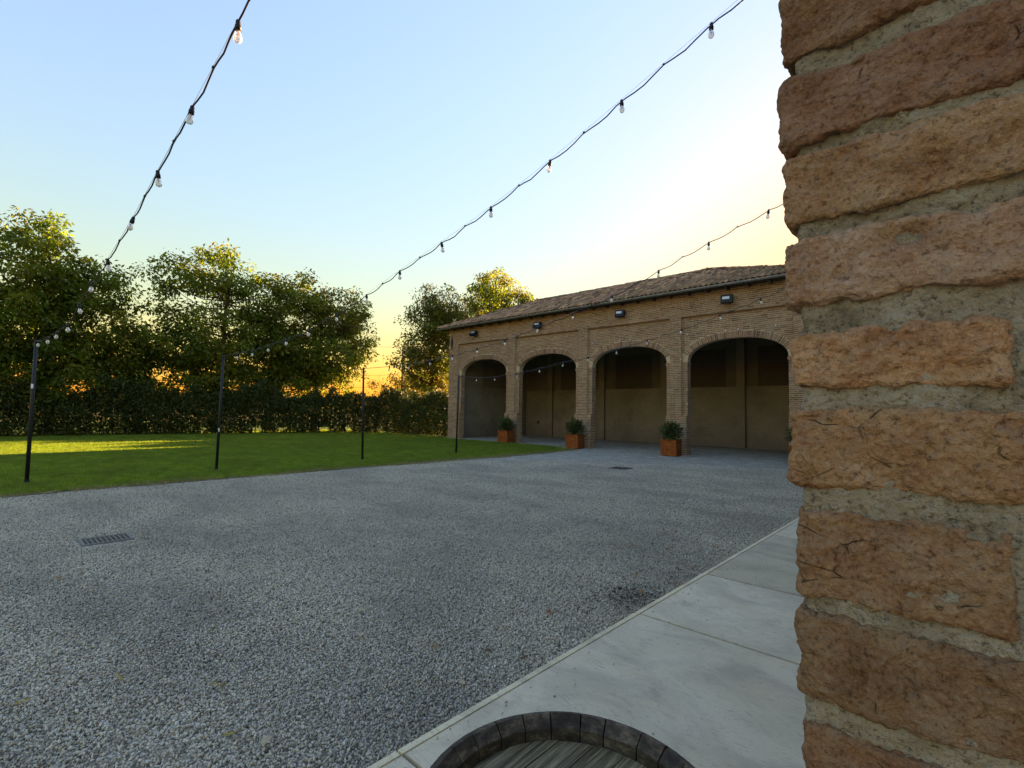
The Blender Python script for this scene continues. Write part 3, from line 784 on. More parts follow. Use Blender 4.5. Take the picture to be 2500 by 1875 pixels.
tree('leafy_tree','leafy tree with dark forked trunk, second in from the left edge',(-34.6,10.2,0),11.8,[(0,.2,5.2,2.8,3.9,3.0),(0,-2.6,8.6,1.9,1.9,2.0),(0,-.3,10.0,2.2,2.2,2.1),(0,2.6,8.4,2.0,2.1,2.2),(0,0,3.0,2.4,4.2,1.7),(0,-2.6,5.6,2.0,2.4,2.2),(0,3.2,5.8,2,2.4,2.6)],540,66,.24,G1,23,group=grp,trunk_r=.26)
tree('leafy_tree','leafy tree glowing golden on its right side, nearest the open sky gap',(-34.8,16.6,0),11.4,[(0,.2,5.8,2.9,3.9,2.9),(0,-1.6,9.2,2.1,2.2,2.1),(0,1.6,8.8,2.0,2.4,2.2),(0,3.1,7.0,1.7,1.8,2.2),(0,-.8,3.1,2.4,3.9,1.8),(0,-2.8,6.4,2.0,2.3,2.6)],530,68,.24,G2,24,group=grp,trunk_r=.23)
tree('leafy_tree','dense dark green tree rising behind the left end of the barn',(-31.6,24.6,0),12.2,[(0,0,6.0,3.5,3.5,4.4),(.2,.3,9.6,2.6,2.6,2.5),(2.0,1.6,7.6,2.2,2.2,2.8)],420,75,.22,G3,25,group='trees behind the barn')
tree('leafy_tree','reddish-green tree showing over the barn roof',(-33.2,33.6,0),15.2,[(0,0,10.4,4.2,4.1,4.0),(-.5,-.3,13.2,2.6,2.6,2.1),(2.4,1.6,10.5,2.6,2.6,2.8)],380,72,.26,G2,26,group='trees behind the barn',trunk_r=.25)

def hedge(label,path,h,th,nleaf,seed,cols,size=.14,name='hedge'):
    rng=np.random.default_rng(seed); rr=random.Random(seed)
    pa=np.array(path); seg=np.linalg.norm(np.diff(pa,axis=0),axis=1); cum=np.concatenate([[0],np.cumsum(seg)])
    hd=tag(empty(name,(pa[0][0],pa[0][1],0)),label,'hedge')
    s=rng.random(nleaf)*cum[-1]; i=np.clip(np.searchsorted(cum,s)-1,0,len(seg)-1); f_=(s-cum[i])/seg[i]
    c=pa[i]+(pa[i+1]-pa[i])*f_[:,None]; tdir=(pa[i+1]-pa[i])/seg[i][:,None]; nd=np.stack([-tdir[:,1],tdir[:,0]],1)
    hh=np.array([h*(1+.34*noise.noise(Vector((a*.45,seed,0)))+.22*noise.noise(Vector((a*1.7,seed,5)))) for a in s])
    zr=rng.random(nleaf)**.9; z=.06+zr*(hh-.06)
    bulge=np.array([1+.35*noise.noise(Vector((a*.8,b*1.2,seed))) for a,b in zip(s,z)])
    wv=th*.5*bulge*np.where(z<.35,.8,1)*(1-.25*zr**4); off=np.where(rng.random(nleaf)<.7,np.sign(rng.random(nleaf)-.5)*rng.uniform(.55,1,nleaf),rng.uniform(-1,1,nleaf))
    pos=np.stack([c[:,0]+nd[:,0]*wv*off-pa[0][0],c[:,1]+nd[:,1]*wv*off-pa[0][1],z],1)
    keep=np.array([noise.noise(Vector((a*1.3,b*1.6,seed+9)))>(-.22 if b<.4 else -.8) for a,b in zip(s,z)])
    pos=pos[keep]; n=len(pos)
    dr=rng.normal(size=(n,3)); nr=rng.normal(size=(n,3))*.7+np.array([0,0,.6])
    cl=np.array(cols)[rng.integers(0,len(cols),n)]*rng.uniform(.7,1.3,n)[:,None]
    me=leaf_mesh('foliage',(pos,dr,nr,size*rng.uniform(.6,1.3,n),cl),M['leaf_dark']); link('foliage',me,hd)
    sm=MB(); L=cum[-1]; k=.3
    while k<L:
        j=min(len(seg)-1,max(0,int(np.searchsorted(cum,k)-1))); q=pa[j]+(pa[j+1]-pa[j])*((k-cum[j])/seg[j])-pa[0]
        for _ in range(2):
            x,y=q+np.array([rr.uniform(-.15,.15),rr.uniform(-.15,.15)])
            sm.tube([(x,y,-.05),(x+rr.uniform(-.1,.1),y+rr.uniform(-.1,.1),h*.45),(x+rr.uniform(-.3,.3),y+rr.uniform(-.3,.3),h*.9)],[.035,.025,.008],5,False)
        k+=rr.uniform(.55,.9)
    sm.build('stems',M['bark'],hd,True)
    return hd
HC=[(.04,.06,.015),(.055,.08,.018),(.03,.05,.015),(.075,.10,.022)]
hedge('long dark hedge along the far side of the lawn',[(-33.9,-7),(-33.7,.8),(-33.3,5.4),(-32.0,10.9),(-30.9,15.4),(-29.4,18.6)],2.6,1.6,95000,31,HC,.15)
hedge('dense dark hedge between the lawn corner and the barn',[(-29.6,19.2),(-27.5,19.5),(-25,19.3),(-22.55,19.7)],2.62,1.8,42000,32,HC,.13)
def shrub(label,base,blobs,n,per,size,cols,seed):
    rng=np.random.default_rng(seed); rr=random.Random(seed)
    s_=tag(empty('shrub',base),label,'shrub'); cl=crown_points(rng,blobs,n,.3)
    me=leaf_mesh('foliage',rand_leaves(rng,cl,rng.uniform(.2,.42,n),per,size,cols,flat=1.1,droop=.1),M['leaf']); link('foliage',me,s_)
    b=MB()
    for i in range(0,n,3):
        e_=cl[i]; b.tube([(rr.uniform(-.2,.2),rr.uniform(-.2,.2),-.05),(e_[0]*.6,e_[1]*.6,e_[2]*.6),tuple(e_)],[.03,.02,.006],5,False)
    b.build('stems',M['bark'],s_,True)
for lab_,b_,sd_ in (('dark low shrub filling the gap left of the forked-trunk tree',(-34.9,6.3,0),43),('dark low shrub filling the gap right of the forked-trunk tree',(-34.7,13.4,0),44),('dark low shrub under the tallest tree at far left',(-34.9,0.4,0),45)):
    shrub(lab_,b_,[(0,0,2.4,1.6,2.6,1.9),(0,.4,3.5,1.2,1.8,1.2)],110,60,.17,[(.07,.10,.022),(.05,.08,.02),(.09,.12,.025)],sd_)
SC=[(.13,.14,.03),(.16,.15,.035),(.10,.11,.03),(.16,.10,.04)]
shrub('loose yellowish shrub rising above the hedge below the sky gap',(-31.6,20.5,0),[(0,0,2.6,2.0,1.8,1.6),(1.0,.8,3.6,1.1,1.1,1.0)],70,42,.15,SC,41)
shrub('tall pale-leaved shrub growing against the left end of the barn',(-32.3,25.0,0),[(0,0,3.2,2.6,2.2,2.6),(2.2,1.0,3.6,1.6,1.4,2.2),(3.5,1.5,2.5,1.5,1.5,2)],120,42,.17,SC,42)
# distant wood on the horizon
rng=np.random.default_rng(77); cl=[];rd=[]
for k in range(330):
    az=rng.uniform(R(-112),R(-30)); d=rng.uniform(150,230); hh=rng.uniform(1.5,4.2)+1.5*math.sin(az*9)
    cl.append((d*math.sin(az),d*math.cos(az),hh)); rd.append(rng.uniform(2,4))
me=leaf_mesh('far_wood',rand_leaves(rng,cl,rd,45,1.5,[(.09,.10,.03),(.12,.10,.035),(.07,.09,.03)],flat=.8),M['leaf_dark'])
tag(link('far_wood',me),'hazy row of distant trees beyond the fields','trees',kind='stuff')

# ------------------------------------------------------------------ far pole with wires
up=tag(empty('wire_pole',(-37,25.6,0)),'thin tall pole with wires seen in the sky gap beyond the hedge','pole')
b=MB(); b.tube([(0,0,-.05),(0,0,7.25)],[.09,.06],10); b.build('shaft',M['bark'],up,True)
for z,sg in ((7.15,.0),(4.75,.25),(3.75,.35)):
    b=MB(); ps=[]
    for k in range(17):
        f_=k/16; ps.append((-9.5*f_,-8.8*f_,z-sg*4*f_*(1-f_)+.05*math.sin(k*1.7)*(sg>0)))
    b.tube(ps,.012,5); b.build('wire',M['rubber'],up)
    b=MB(); b.tube([(7*k/6,6.5*k/6,z-.15*4*(k/6)*(1-k/6)) for k in range(7)],.012,5); b.build('wire',M['rubber'],up)

# ================================================================== planters
def foliage_ball(seed,n,r,size,cols):
    rng=np.random.default_rng(seed)
    d=rng.normal(size=(n,3)); d/=np.linalg.norm(d,axis=1,keepdims=True); rad=r*rng.random(n)**.4
    bl=np.array([1+.75*noise.noise(Vector(x*2.2)+Vector((seed,0,0))) for x in d])
    pos=d*(rad*bl)[:,None]*np.array([1,1,.95])+np.array([0,0,.30])
    dr=d+rng.normal(size=(n,3))*.5+np.array([0,0,.5]); nr=rng.normal(size=(n,3))+np.array([0,0,.6])
    cl=np.array(cols)[rng.integers(0,len(cols),n)]*rng.uniform(.7,1.3,n)[:,None]
    return pos,dr,nr,size*rng.uniform(.6,1.3,n),cl
def planter(x,y,rz,label,seed,size=.6):
    p_=tag(empty('potted_shrub',(x,y,.0),rz),label,'planter','rust-coloured planters beside the barn piers')
    s_=size/2; b=MB(); tk=.02
    for a in ((-s_,s_,-s_,-s_+tk),(-s_,s_,s_-tk,s_),(-s_,-s_+tk,-s_+tk+.001,s_-tk-.001),(s_-tk,s_,-s_+tk+.001,s_-tk-.001)): b.box(*a,.02,.6)
    box=b.build('planter_box',M['corten'],p_)
    b=MB()
    for a in ((-s_-.012,s_+.012,-s_-.012,-s_+.03),(-s_-.012,s_+.012,s_-.03,s_+.012),(-s_-.012,-s_+.03,-s_+.031,s_-.031),(s_-.03,s_+.012,-s_+.031,s_-.031)): b.box(*a,.601,.625)
    b.build('rim',M['corten'],box)
    b=MB(); b.box(-s_+.05,s_-.05,-s_+.05,s_-.05,0,.019); b.build('foot',M['iron'],box)
    b=MB(); b.box(-s_+tk+.001,s_-tk-.001,-s_+tk+.001,s_-tk-.001,.5,.565); b.build('soil',M['soil'],p_)
    lv=foliage_ball(seed,2000,.35,.085,[(.05,.085,.03),(.07,.11,.035),(.045,.07,.03),(.10,.135,.045)])
    o=link('foliage',leaf_mesh('foliage',lv,M['leaf_dark']),p_); o.location=(0,0,.62)
    b=MB(); rr=random.Random(seed)
    for k in range(9):
        a=rr.uniform(0,6.28); b.tube([(.03*math.cos(a),.03*math.sin(a),.55),(.12*math.cos(a),.12*math.sin(a),.8),(.22*math.cos(a),.22*math.sin(a),1.05)],[.012,.009,.004],5,False)
    b.build('stems',M['bark'],p_)
planter(-17.25,18.28,R(4),'rusty square planter with bushy shrub at the first pier, on the lawn edge',51)
planter(-12.88,18.12,R(5),'rusty square planter with green shrub at the second pier, where lawn meets gravel',52)
planter(-8.38,18.05,R(5),'rusty square planter with green shrub at the third pier, on open gravel',53)
planter(-3.98,18.0,R(3),'rusty planter mostly hidden behind the near brick pillar',54)

# ================================================================== light poles and strings
YP=[.757,4.116,8.134,11.917]; XP=-13.73
pl_lab=['black light pole farthest left and nearest, carrying the first bulb string','black light pole second from the left, with a white tag halfway up','black light pole third from the left, in front of the sunlit sky gap','black light pole fourth from the left, beside the barn corner']
lean=[.0,.02,-.03,.03]
for i,y in enumerate(YP):
    p_=tag(empty('light_pole',(XP,y,0)),pl_lab[i],'pole','black light poles on the lawn')
    b=MB(); b.tube([(0,0,-.05),(0,lean[i],1.5),(0,lean[i]*2,2.86)],[.034,.032,.028],12); b.build('shaft',M['iron'],p_,True)
    b=MB(); b.lathe([(0,.018),(.09,.018),(.1,.012),(.1,0),(0,0)],14,close=False); b.tube([(0,0,.015),(0,0,.10)],.042,10); b.build('foot_plate',M['iron'],p_)
    b=MB(); b.lathe([(.0,2.885),(.02,2.883),(.034,2.868),(.034,2.84),(0,2.84)],10,close=False,o=(0,lean[i]*2,0)); b.tube([(0,lean[i]*2,2.83),(.05,lean[i]*2,2.84),(.06,lean[i]*2,2.87)],.006,6); b.build('cap_hook',M['iron'],p_)
    if i<2:
        zz=[1.95,1.02][i]; b=MB(); b.lathe([(.036,-.045),(.036,.045)],8,R(-75),R(0),(0,lean[i],zz),close=False); b.build('tag',M['white_paper'],p_)
# bulb prototype (hangs from its cable point)
def bulb(parent,loc,rng):
    k=empty('bulb',loc); k.parent=parent
    k.rotation_euler=(rng.uniform(-.12,.12),rng.uniform(-.25,.25),rng.uniform(0,6))
    o=link('socket',sock_me,k); o=link('glass',glass_me,k); link('filament',fil_me,k); return k
b=MB(); b.lathe([(0,.016),(.011,.016),(.015,.006),(.015,-.012),(.019,-.018),(.019,-.05),(.0,-.05)],12,close=False); sock_me=b.mesh('socket',M['rubber'],True)
b=MB(); b.lathe([(.013,-.0505),(.014,-.06),(.022,-.075),(.0265,-.092),(.024,-.110),(.014,-.1225),(0,-.126)],14,close=False); glass_me=b.mesh('glass',M['bulb'],True)
b=MB(); b.tube([(.004,0,-.055),(.005,0,-.09),(0,0,-.10),(-.005,0,-.09),(-.004,0,-.055)],.0012,5); b.tube([(0,0,-.052),(0,0,-.08)],.004,6); fil_me=b.mesh('filament',M['filament'],True)
def spline(pts,s):
    xs=[p_[0] for p_ in pts]; i=0
    while i<len(xs)-2 and s>xs[i+1]: i+=1
    p0=pts[max(i-1,0)]; p1=pts[i]; p2=pts[i+1]; p3=pts[min(i+2,len(pts)-1)]
    t_=(s-p1[0])/(p2[0]-p1[0]); m1=(p2[1]-p0[1])/(p2[0]-p0[0]); m2=(p3[1]-p1[1])/(p3[0]-p1[0]); h=p2[0]-p1[0]
    return (2*t_**3-3*t_**2+1)*p1[1]+(t_**3-2*t_**2+t_)*h*m1+(-2*t_**3+3*t_**2)*p2[1]+(t_**3-t_**2)*h*m2
def string(label,ptsxz,yf,bulbs,seed):
    """cable through (x,z) points; yf(x) gives y"""
    rr=random.Random(seed); x0=ptsxz[0][0]; x1=ptsxz[-1][0]
    st=tag(empty('string_lights',(x0,yf(x0),ptsxz[0][1])),label,'string lights','festoon bulb strings across the courtyard')
    O=Vector(st.location)
    n=int((x1-x0)/.1)+1; cab=[]; wire=[]
    bx=sorted(bulbs)
    for k in range(n+1):
        x=x0+(x1-x0)*k/n; z=spline(ptsxz,x)
        # cable droops a little between the ties, the steel wire stays taut
        ph=0
        for a,b_ in zip(bx[:-1],bx[1:]):
            if a<=x<=b_: f_=(x-a)/(b_-a); ph=-.035*abs(math.sin(2*math.pi*f_))*rr.uniform(.8,1.2); 
        if k in(0,n): ph=0
        cab.append(Vector((x,yf(x)+rr.uniform(-.004,.004),z+ph))-O); wire.append(Vector((x,yf(x),z+.012))-O)
    b=MB(); b.tube(cab,.0062,6); b.build('cable',M['rubber'],st,True)
    b=MB(); b.tube(wire[::3]+[wire[-1]],.0016,4); b.build('support_wire',M['steel_wire'],st)
    for x in bx: bulb(st,Vector((x,yf(x),spline(ptsxz,x)-.008))-O,rr)
    for a,b_ in zip(bx[:-1],bx[1:]):
        x=(a+b_)/2; z=spline(ptsxz,x); t_=MB(); t_.tube([Vector((x-.008,yf(x),z))-O,Vector((x+.008,yf(x),z+.004))-O],.0105,6); t_.build('cable_tie',M['rubber'],st)
y1=lambda x: .757+(x-XP)*.0235
sc1=lambda x,z: (x*y1(-3.3 if x>-4 else x)/.757, )
def s1pts(raw):
    out=[]
    for x,z in raw:
        r_=x/.757; X=x
        for _ in range(30): X=r_*y1(X)
        out.append((X,1.6+(z-1.6)*y1(X)/.757))
    return out
raw1=[(-12.9,2.78),(-11.23,2.75),(-9.8,2.71),(-8.63,2.76),(-7.61,2.77),(-6.66,2.87),(-5.81,2.94),(-4.75,3.06),(-4.01,3.19),(-3.24,3.32),(-2.52,3.44)]
p1=s1pts(raw1)
print('S1',[(round(a,2),round(b,2)) for a,b in p1])
sm=[(XP,2.84),(-11.6,2.78),(-9.4,2.80)]+[q for q in p1 if q[0]>-9.0]
lx,lz=sm[-1]; sm+= [(lx+1.2,lz+.28),(0.02,lz+.28+(0-lx-1.2)*.28)]
string('string of bulbs running up from the leftmost pole, highest at upper left',sm,y1,[q[0] for q in p1],61)
y2=lambda x: YP[1]
string('string of bulbs crossing the middle of the sky to the top edge',[(XP,2.86),(-11.5,2.87),(-9.91,2.96),(-8.94,3.05),(-6.98,3.41),(-6.08,3.63),(-5.13,3.84),(-4.2,4.07),(-3.29,4.34),(-2.41,4.64),(-1.54,4.95),(0.02,5.5)],y2,[-12.7,-11.75,-10.83,-9.91,-8.94,-7.95,-6.98,-6.08,-5.13,-4.2,-3.29,-2.41,-1.54,-.6],62)
y3=lambda x: YP[2]
string('string of bulbs passing in front of the barn roof and left floodlights',[(XP,2.85),(-11.5,2.86),(-9.6,3.0),(-8.68,3.11),(-7.76,3.23),(-6.77,3.43),(-5.87,3.61),(-4.9,3.85),(-4.0,4.15),(-3.11,4.46),(-2.19,4.76),(0.02,5.5)],y3,[-12.4,-11.46,-10.53,-9.6,-8.68,-7.76,-6.77,-5.87,-4.95,-4.0,-3.11,-2.19,-1.25],63)
y4=lambda x: YP[3]
string('lowest string of bulbs hanging in front of the barn arches',[(XP,2.85),(-12.7,2.76),(-11.8,2.76),(-10.81,2.83),(-9.87,2.95),(-8.93,3.09),(-8.03,3.2),(-7.11,3.35),(-6.19,3.54),(-5.24,3.73),(-4.31,3.98),(-3.4,4.24),(-1.5,4.9),(0.02,5.45)],y4,[-12.73,-11.84,-10.81,-9.87,-8.93,-8.03,-7.11,-6.19,-5.24,-4.31,-3.4,-2.45,-1.5],64)

# ================================================================== drains
dg=tag(empty('drain_grate',((gx0+gx1)/2,(gy0+gy1)/2,0)),'rusty rectangular drain grate set in the gravel at left','drain')
O=Vector(dg.location); wx=(gx1-gx0)/2; wy=(gy1-gy0)/2
b=MB()
for a in ((-wx-.02,wx+.02,-wy-.02,-wy+.012),(-wx-.02,wx+.02,wy-.012,wy+.02),(-wx-.02,-wx+.012,-wy+.0121,wy-.0121),(wx-.012,wx+.02,-wy+.0121,wy-.0121)): b.box(*a,-.03,.016)
b.build('frame',M['cast_iron'],dg)
for k in range(1,10):
    y=-wy+2*wy*k/10; b=MB(); b.box(-wx+.0121,wx-.0121,y-.006,y+.006,.004,.012); b.build('bar',M['cast_iron'],dg)
for k in range(1,4):
    x=-wx+2*wx*k/4; b=MB(); b.box(x-.008,x+.008,-wy+.0121,wy-.0121,.005,.0125); b.build('bar',M['cast_iron'],dg)
b=MB(); zb=-.4
b.add([(-wx-.01,-wy-.01,-.03),(wx+.01,-wy-.01,-.03),(wx+.01,wy+.01,-.03),(-wx-.01,wy+.01,-.03),(-wx-.01,-wy-.01,zb),(wx+.01,-wy-.01,zb),(wx+.01,wy+.01,zb),(-wx-.01,wy+.01,zb)],[(0,1,5,4),(1,2,6,5),(2,3,7,6),(3,0,4,7),(4,5,6,7)])
b.build('sump',M['pit'],dg)
dc=tag(empty('drain_cover',(-7.42,12.68,0),R(3)),'small dark flat drain cover in the gravel before the arches','drain')
b=MB()
for a in ((-.26,.26,-.26,-.23),(-.26,.26,.23,.26),(-.26,-.23,-.2299,.2299),(.23,.26,-.2299,.2299)): b.box(*a,0,.022)
b.build('frame',M['rust_iron'],dc)
b=MB(); b.box(-.229,.229,-.229,.229,0,.008); b.build('plate',M['pit'],dc)
for k in range(9):
    y=-.2+k*.05; b=MB(); b.box(-.229,.229,y-.012,y+.012,.0085,.02); b.build('bar',M['rust_iron'],dc)

# ================================================================== fallen leaves
def leaf_shape(seed,c):
    rr=random.Random(seed); b=MB(); n=11; L=1.0
    ce=[]; 
    out=[]
    for k in range(n):
        a=2*math.pi*k/n; r_=(.55 if k%2 else .95)*rr.uniform(.8,1.15); out.append((r_*math.cos(a)*.5,r_*math.sin(a)*.42,rr.uniform(-.02,.16)))
    b.add([(0,0,.0)]+out,[(0,k+1,(k+1)%n+1) for k in range(n)],c); b.tube([(-.3,0,.03),(-.75,.05,.06)],.02,4,True,c)
    return b.mesh('fallen_leaf',M['leaf_dry'])
LV=[(-2.65,2.15,'o'),(-2.36,2.35,'b'),(-2.7,2.97,'b'),(-2.46,3.13,'r'),(-2.96,5.35,'o'),(-2.43,4.45,'o'),(-2.47,6.68,'o'),(-2.24,6.02,'o'),(-2.9,6.39,'r'),(-2.15,5.09,'o'),(-2.18,4.88,'b'),(-2.13,4.59,'b'),(-2.0,4.6,'o'),(-2.01,4.47,'r'),(-2.16,4.04,'o'),(-2.19,1.99,'p'),(-2.12,2.45,'b'),(-2.64,.89,'y'),(-2.46,1.0,'p'),(-3.16,1.01,'y'),(-6.07,.59,'o'),(-3.53,2.12,'p'),(-3.15,1.9,'p'),(-3.63,.64,'y'),(-3.69,.25,'y'),(-2.75,6.0,'b'),(-2.6,5.5,'r')]
LC={'o':(.52,.17,.045),'b':(.20,.09,.045),'r':(.36,.10,.05),'p':(.55,.40,.25),'y':(.50,.36,.10)}
LN={'o':'bright orange dry leaf lying on the gravel','b':'dull brown dry leaf lying on the gravel','r':'dark reddish dry leaf lying on the gravel','p':'pale tan dry leaf lying on the gravel','y':'yellow narrow dry leaf lying on the gravel'}
rl=random.Random(3); lmesh={k:[leaf_shape(i*7+ord(k),LC[k]) for i in range(2)] for k in LC}
for x,y,k in LV:
    o=link('fallen_leaf',lmesh[k][rl.randrange(2)]); s_=rl.uniform(.05,.075)
    o.location=(x,y,.028+.01*rl.random()+max(0,relief(x,y))); o.scale=(s_*(1.3 if k=='y' else 1),s_*(.5 if k=='y' else 1),s_); o.rotation_euler=(rl.uniform(-.3,.3),rl.uniform(-.3,.3),rl.uniform(0,6.28))
    tag(o,LN[k],'leaf','%s fallen leaves on the gravel'%{'o':'orange','b':'brown','r':'reddish','p':'tan','y':'yellow'}[k])
rng=np.random.default_rng(9); n=420
q=np.stack([-2.2+rng.normal(size=n)*.14,3.95+rng.normal(size=n)*.2,.022+rng.random(n)*.016],1); q=q[q[:,0]<-1.99]; n=len(q)
cl=np.array([(.045,.03,.02),(.07,.045,.028),(.10,.06,.03),(.03,.025,.02)])[rng.integers(0,4,n)]
me=leaf_mesh('leaf_litter',(q,rng.normal(size=(n,3))*np.array([1,1,.2]),rng.normal(size=(n,3))*.3+np.array([0,0,1.]),rng.uniform(.015,.04,n),cl),M['leaf_dry'])
tag(link('leaf_litter',me),'dark patch of leaf litter beside the walkway edge','leaf litter',kind='stuff')

# ================================================================== barrel
BX,BY,BZ0,BZ1=-.539,.753,.05,.905
bar=tag(empty('oak_barrel',(BX,BY,BZ0)),'dark oak barrel standing on the walkway, seen from above','barrel')
H=BZ1-BZ0; rbv=random.Random(8)
def brad(z): f_=(z/H-.5)*2; return .275+.062*(1-f_*f_)
ns=26; tot=[rbv.uniform(.75,1.25) for _ in range(ns)]; sm_=sum(tot); a=.15
for k in range(ns):
    da=2*math.pi*tot[k]/sm_; a0,a1=a+.006,a+da-.006; a+=da
    dz=rbv.uniform(-.002,.002)
    prof=[]
    zs_=[0,.02,.1,.25,.4,.5,.65,.78,H-.02,H-.003]
    outer=[(brad(z),z) for z in zs_]; 
    inner=[(brad(H)-.006,H+dz),(brad(H)-.012,H+dz),(brad(H)-.034,H-.02),(brad(H)-.036,H-.06),(brad(H/2)-.03,H/2),(brad(0)-.03,.0)]
    prof=outer+inner; b=MB(); v=rbv.uniform(.7,1.35); b.lathe(prof,3,a0,a1,(0,0,0),(v,v*.97,v*.93)); b.build('stave',M['stave'],bar)
hz=H-.045; rh=brad(H)-.036
for k in range(9):
    x0=-.29+k*.066; x1=x0+.0635
    pts=[]; 
    lo,hi=max(x0,-rh),min(x1,rh)
    if hi-lo<.01: continue
    n_=8; up_=[(lo+(hi-lo)*i/n_,math.sqrt(max(0,rh**2-(lo+(hi-lo)*i/n_)**2))) for i in range(n_+1)]
    poly=up_+[(x,-y) for x,y in reversed(up_)]
    # drop duplicated tips
    pp=[poly[0]]
    for q_ in poly[1:]:
        if math.hypot(q_[0]-pp[-1][0],q_[1]-pp[-1][1])>1e-4: pp.append(q_)
    if math.hypot(pp[0][0]-pp[-1][0],pp[0][1]-pp[-1][1])<1e-4: pp.pop()
    dz=rbv.uniform(-.0015,.0015); m_=len(pp); b=MB(); v=rbv.uniform(.75,1.2)
    b.add([(x,y,hz+dz) for x,y in pp]+[(x,y,hz-.02) for x,y in pp],[tuple(range(m_))[::-1],tuple(range(m_,2*m_))]+[(i,(i+1)%m_,m_+(i+1)%m_,m_+i) for i in range(m_)],(v,v*.98,v*.95))
    b.build('head_board',M['oak'],bar)
b=MB(); b.lathe([(0,hz-.021),(rh+.004,hz-.021),(rh+.004,hz-.03),(0,hz-.03)],30,close=False); b.build('head_backing',M['stave'],bar)
for z0,z1 in ((H-.045,H-.006),(H-.2,H-.16),(H-.33,H-.29),(.29,.33),(.16,.2),(.006,.045)):
    b=MB(); b.lathe([(brad(z0)+.0005,z0),(brad(z0)+.0035,z0),(brad(z1)+.0035,z1),(brad(z1)+.0005,z1)],48); b.build('hoop',M['rust_iron'],bar,True)

# ================================================================== near brick pillar
pil_=tag(empty('brick_pillar',(.13,.75,.05)),'rough old brick pillar filling the right side of the view','pillar')
PO=Vector(pil_.location)
def frange(a,b_,s): 
    n=max(1,int(round((b_-a)/s))); return [a+(b_-a)*i/n for i in range(n+1)]
def rounded_block(xs,ys,zs,r,disp,tint,ridge=0):
    """rounded box on shared grid lines, pushed along its normal by disp(p, n)"""
    x0,x1,y0,y1,z0,z1=xs[0],xs[-1],ys[0],ys[-1],zs[0],zs[-1]
    idx={}; V=[]; Fc=[]
    lo=Vector((x0+r,y0+r,z0+r)); hi=Vector((x1-r,y1-r,z1-r))
    def vert(x,y,z):
        k=(round(x,6),round(y,6),round(z,6))
        if k in idx: return idx[k]
        q=Vector((min(max(x,lo.x),hi.x),min(max(y,lo.y),hi.y),min(max(z,lo.z),hi.z)))
        d=Vector((x,y,z))-q; nn=d.normalized() if d.length>1e-9 else Vector((0,-1,0))
        s_=q+nn*r; s_=s_+nn*disp(s_,nn)
        idx[k]=len(V); V.append(tuple(s_-PO)); return idx[k]
    def face(A_,B2,f,flip):
        for i in range(len(A_)-1):
            for j in range(len(B2)-1):
                q=[f(A_[i],B2[j]),f(A_[i+1],B2[j]),f(A_[i+1],B2[j+1]),f(A_[i],B2[j+1])]
                q=[vert(*p_) for p_ in q]; Fc.append(tuple(q[::-1]) if flip else tuple(q))
    face(xs,zs,lambda a,b_:(a,y0,b_),False); face(xs,zs,lambda a,b_:(a,y1,b_),True)
    face(ys,zs,lambda a,b_:(x0,a,b_),True); face(ys,zs,lambda a,b_:(x1,a,b_),False)
    face(xs,ys,lambda a,b_:(a,b_,z0),True); face(xs,ys,lambda a,b_:(a,b_,z1),False)
    return MB().add(V,Fc,tint)
def grid_for(a,b_,d0,d1,fine,coarse):
    """grid lines, fine inside [d0,d1], coarse outside"""
    out=[a]; 
    for s0,s1,st in ((a,min(b_,d0),coarse),(max(a,d0),min(b_,d1),fine),(max(a,d1),b_,coarse)):
        if s1-s0>1e-6:
            L=frange(s0,s1,st); out+=L[1:]
    return out
def brick_disp(seed,amp=1.0):
    o=Vector((seed*7.3,seed*1.7,seed*3.9))
    def f(p_,n_):
        a=noise.fractal(p_*17+o,1.0,2.0,3)*.0042
        b_=noise.fractal(p_*62+o,.8,2.1,4)*.0028
        c_=noise.noise(p_*230+o)*.0010
        pt=noise.noise(p_*125-o*2); c_-=.0042*max(0,pt-.33)
        ch=noise.noise(p_*40-o); ch=-.006*max(0,ch-.22)*2
        return (a+b_+c_+ch)*amp-.001
    return f
# courses: mortar bands (bottom, top) measured over the visible height; regular elsewhere
bands=[(1.3352,1.3570),(1.4295,1.4425),(1.5187,1.5395),(1.605,1.626),(1.674,1.701),(1.761,1.776),(1.838,1.850),(1.915,1.934)]
courses=[]
z=bands[0][0]
low=[]
while z>.13: low.append((z-.0655,z)); z-=.0655+.018
courses+=[(a,b_,i) for i,(a,b_) in enumerate(reversed(low))]
nb=len(courses)
vis=[(bands[i][1],bands[i+1][0]) for i in range(len(bands)-1)]
courses+=[(a,b_,nb+i) for i,(a,b_) in enumerate(vis)]
z=bands[-1][1]; i=0; k0=len(courses)
while z<2.95: courses.append((z,z+.066,k0+i)); z+=.066+.016; i+=1
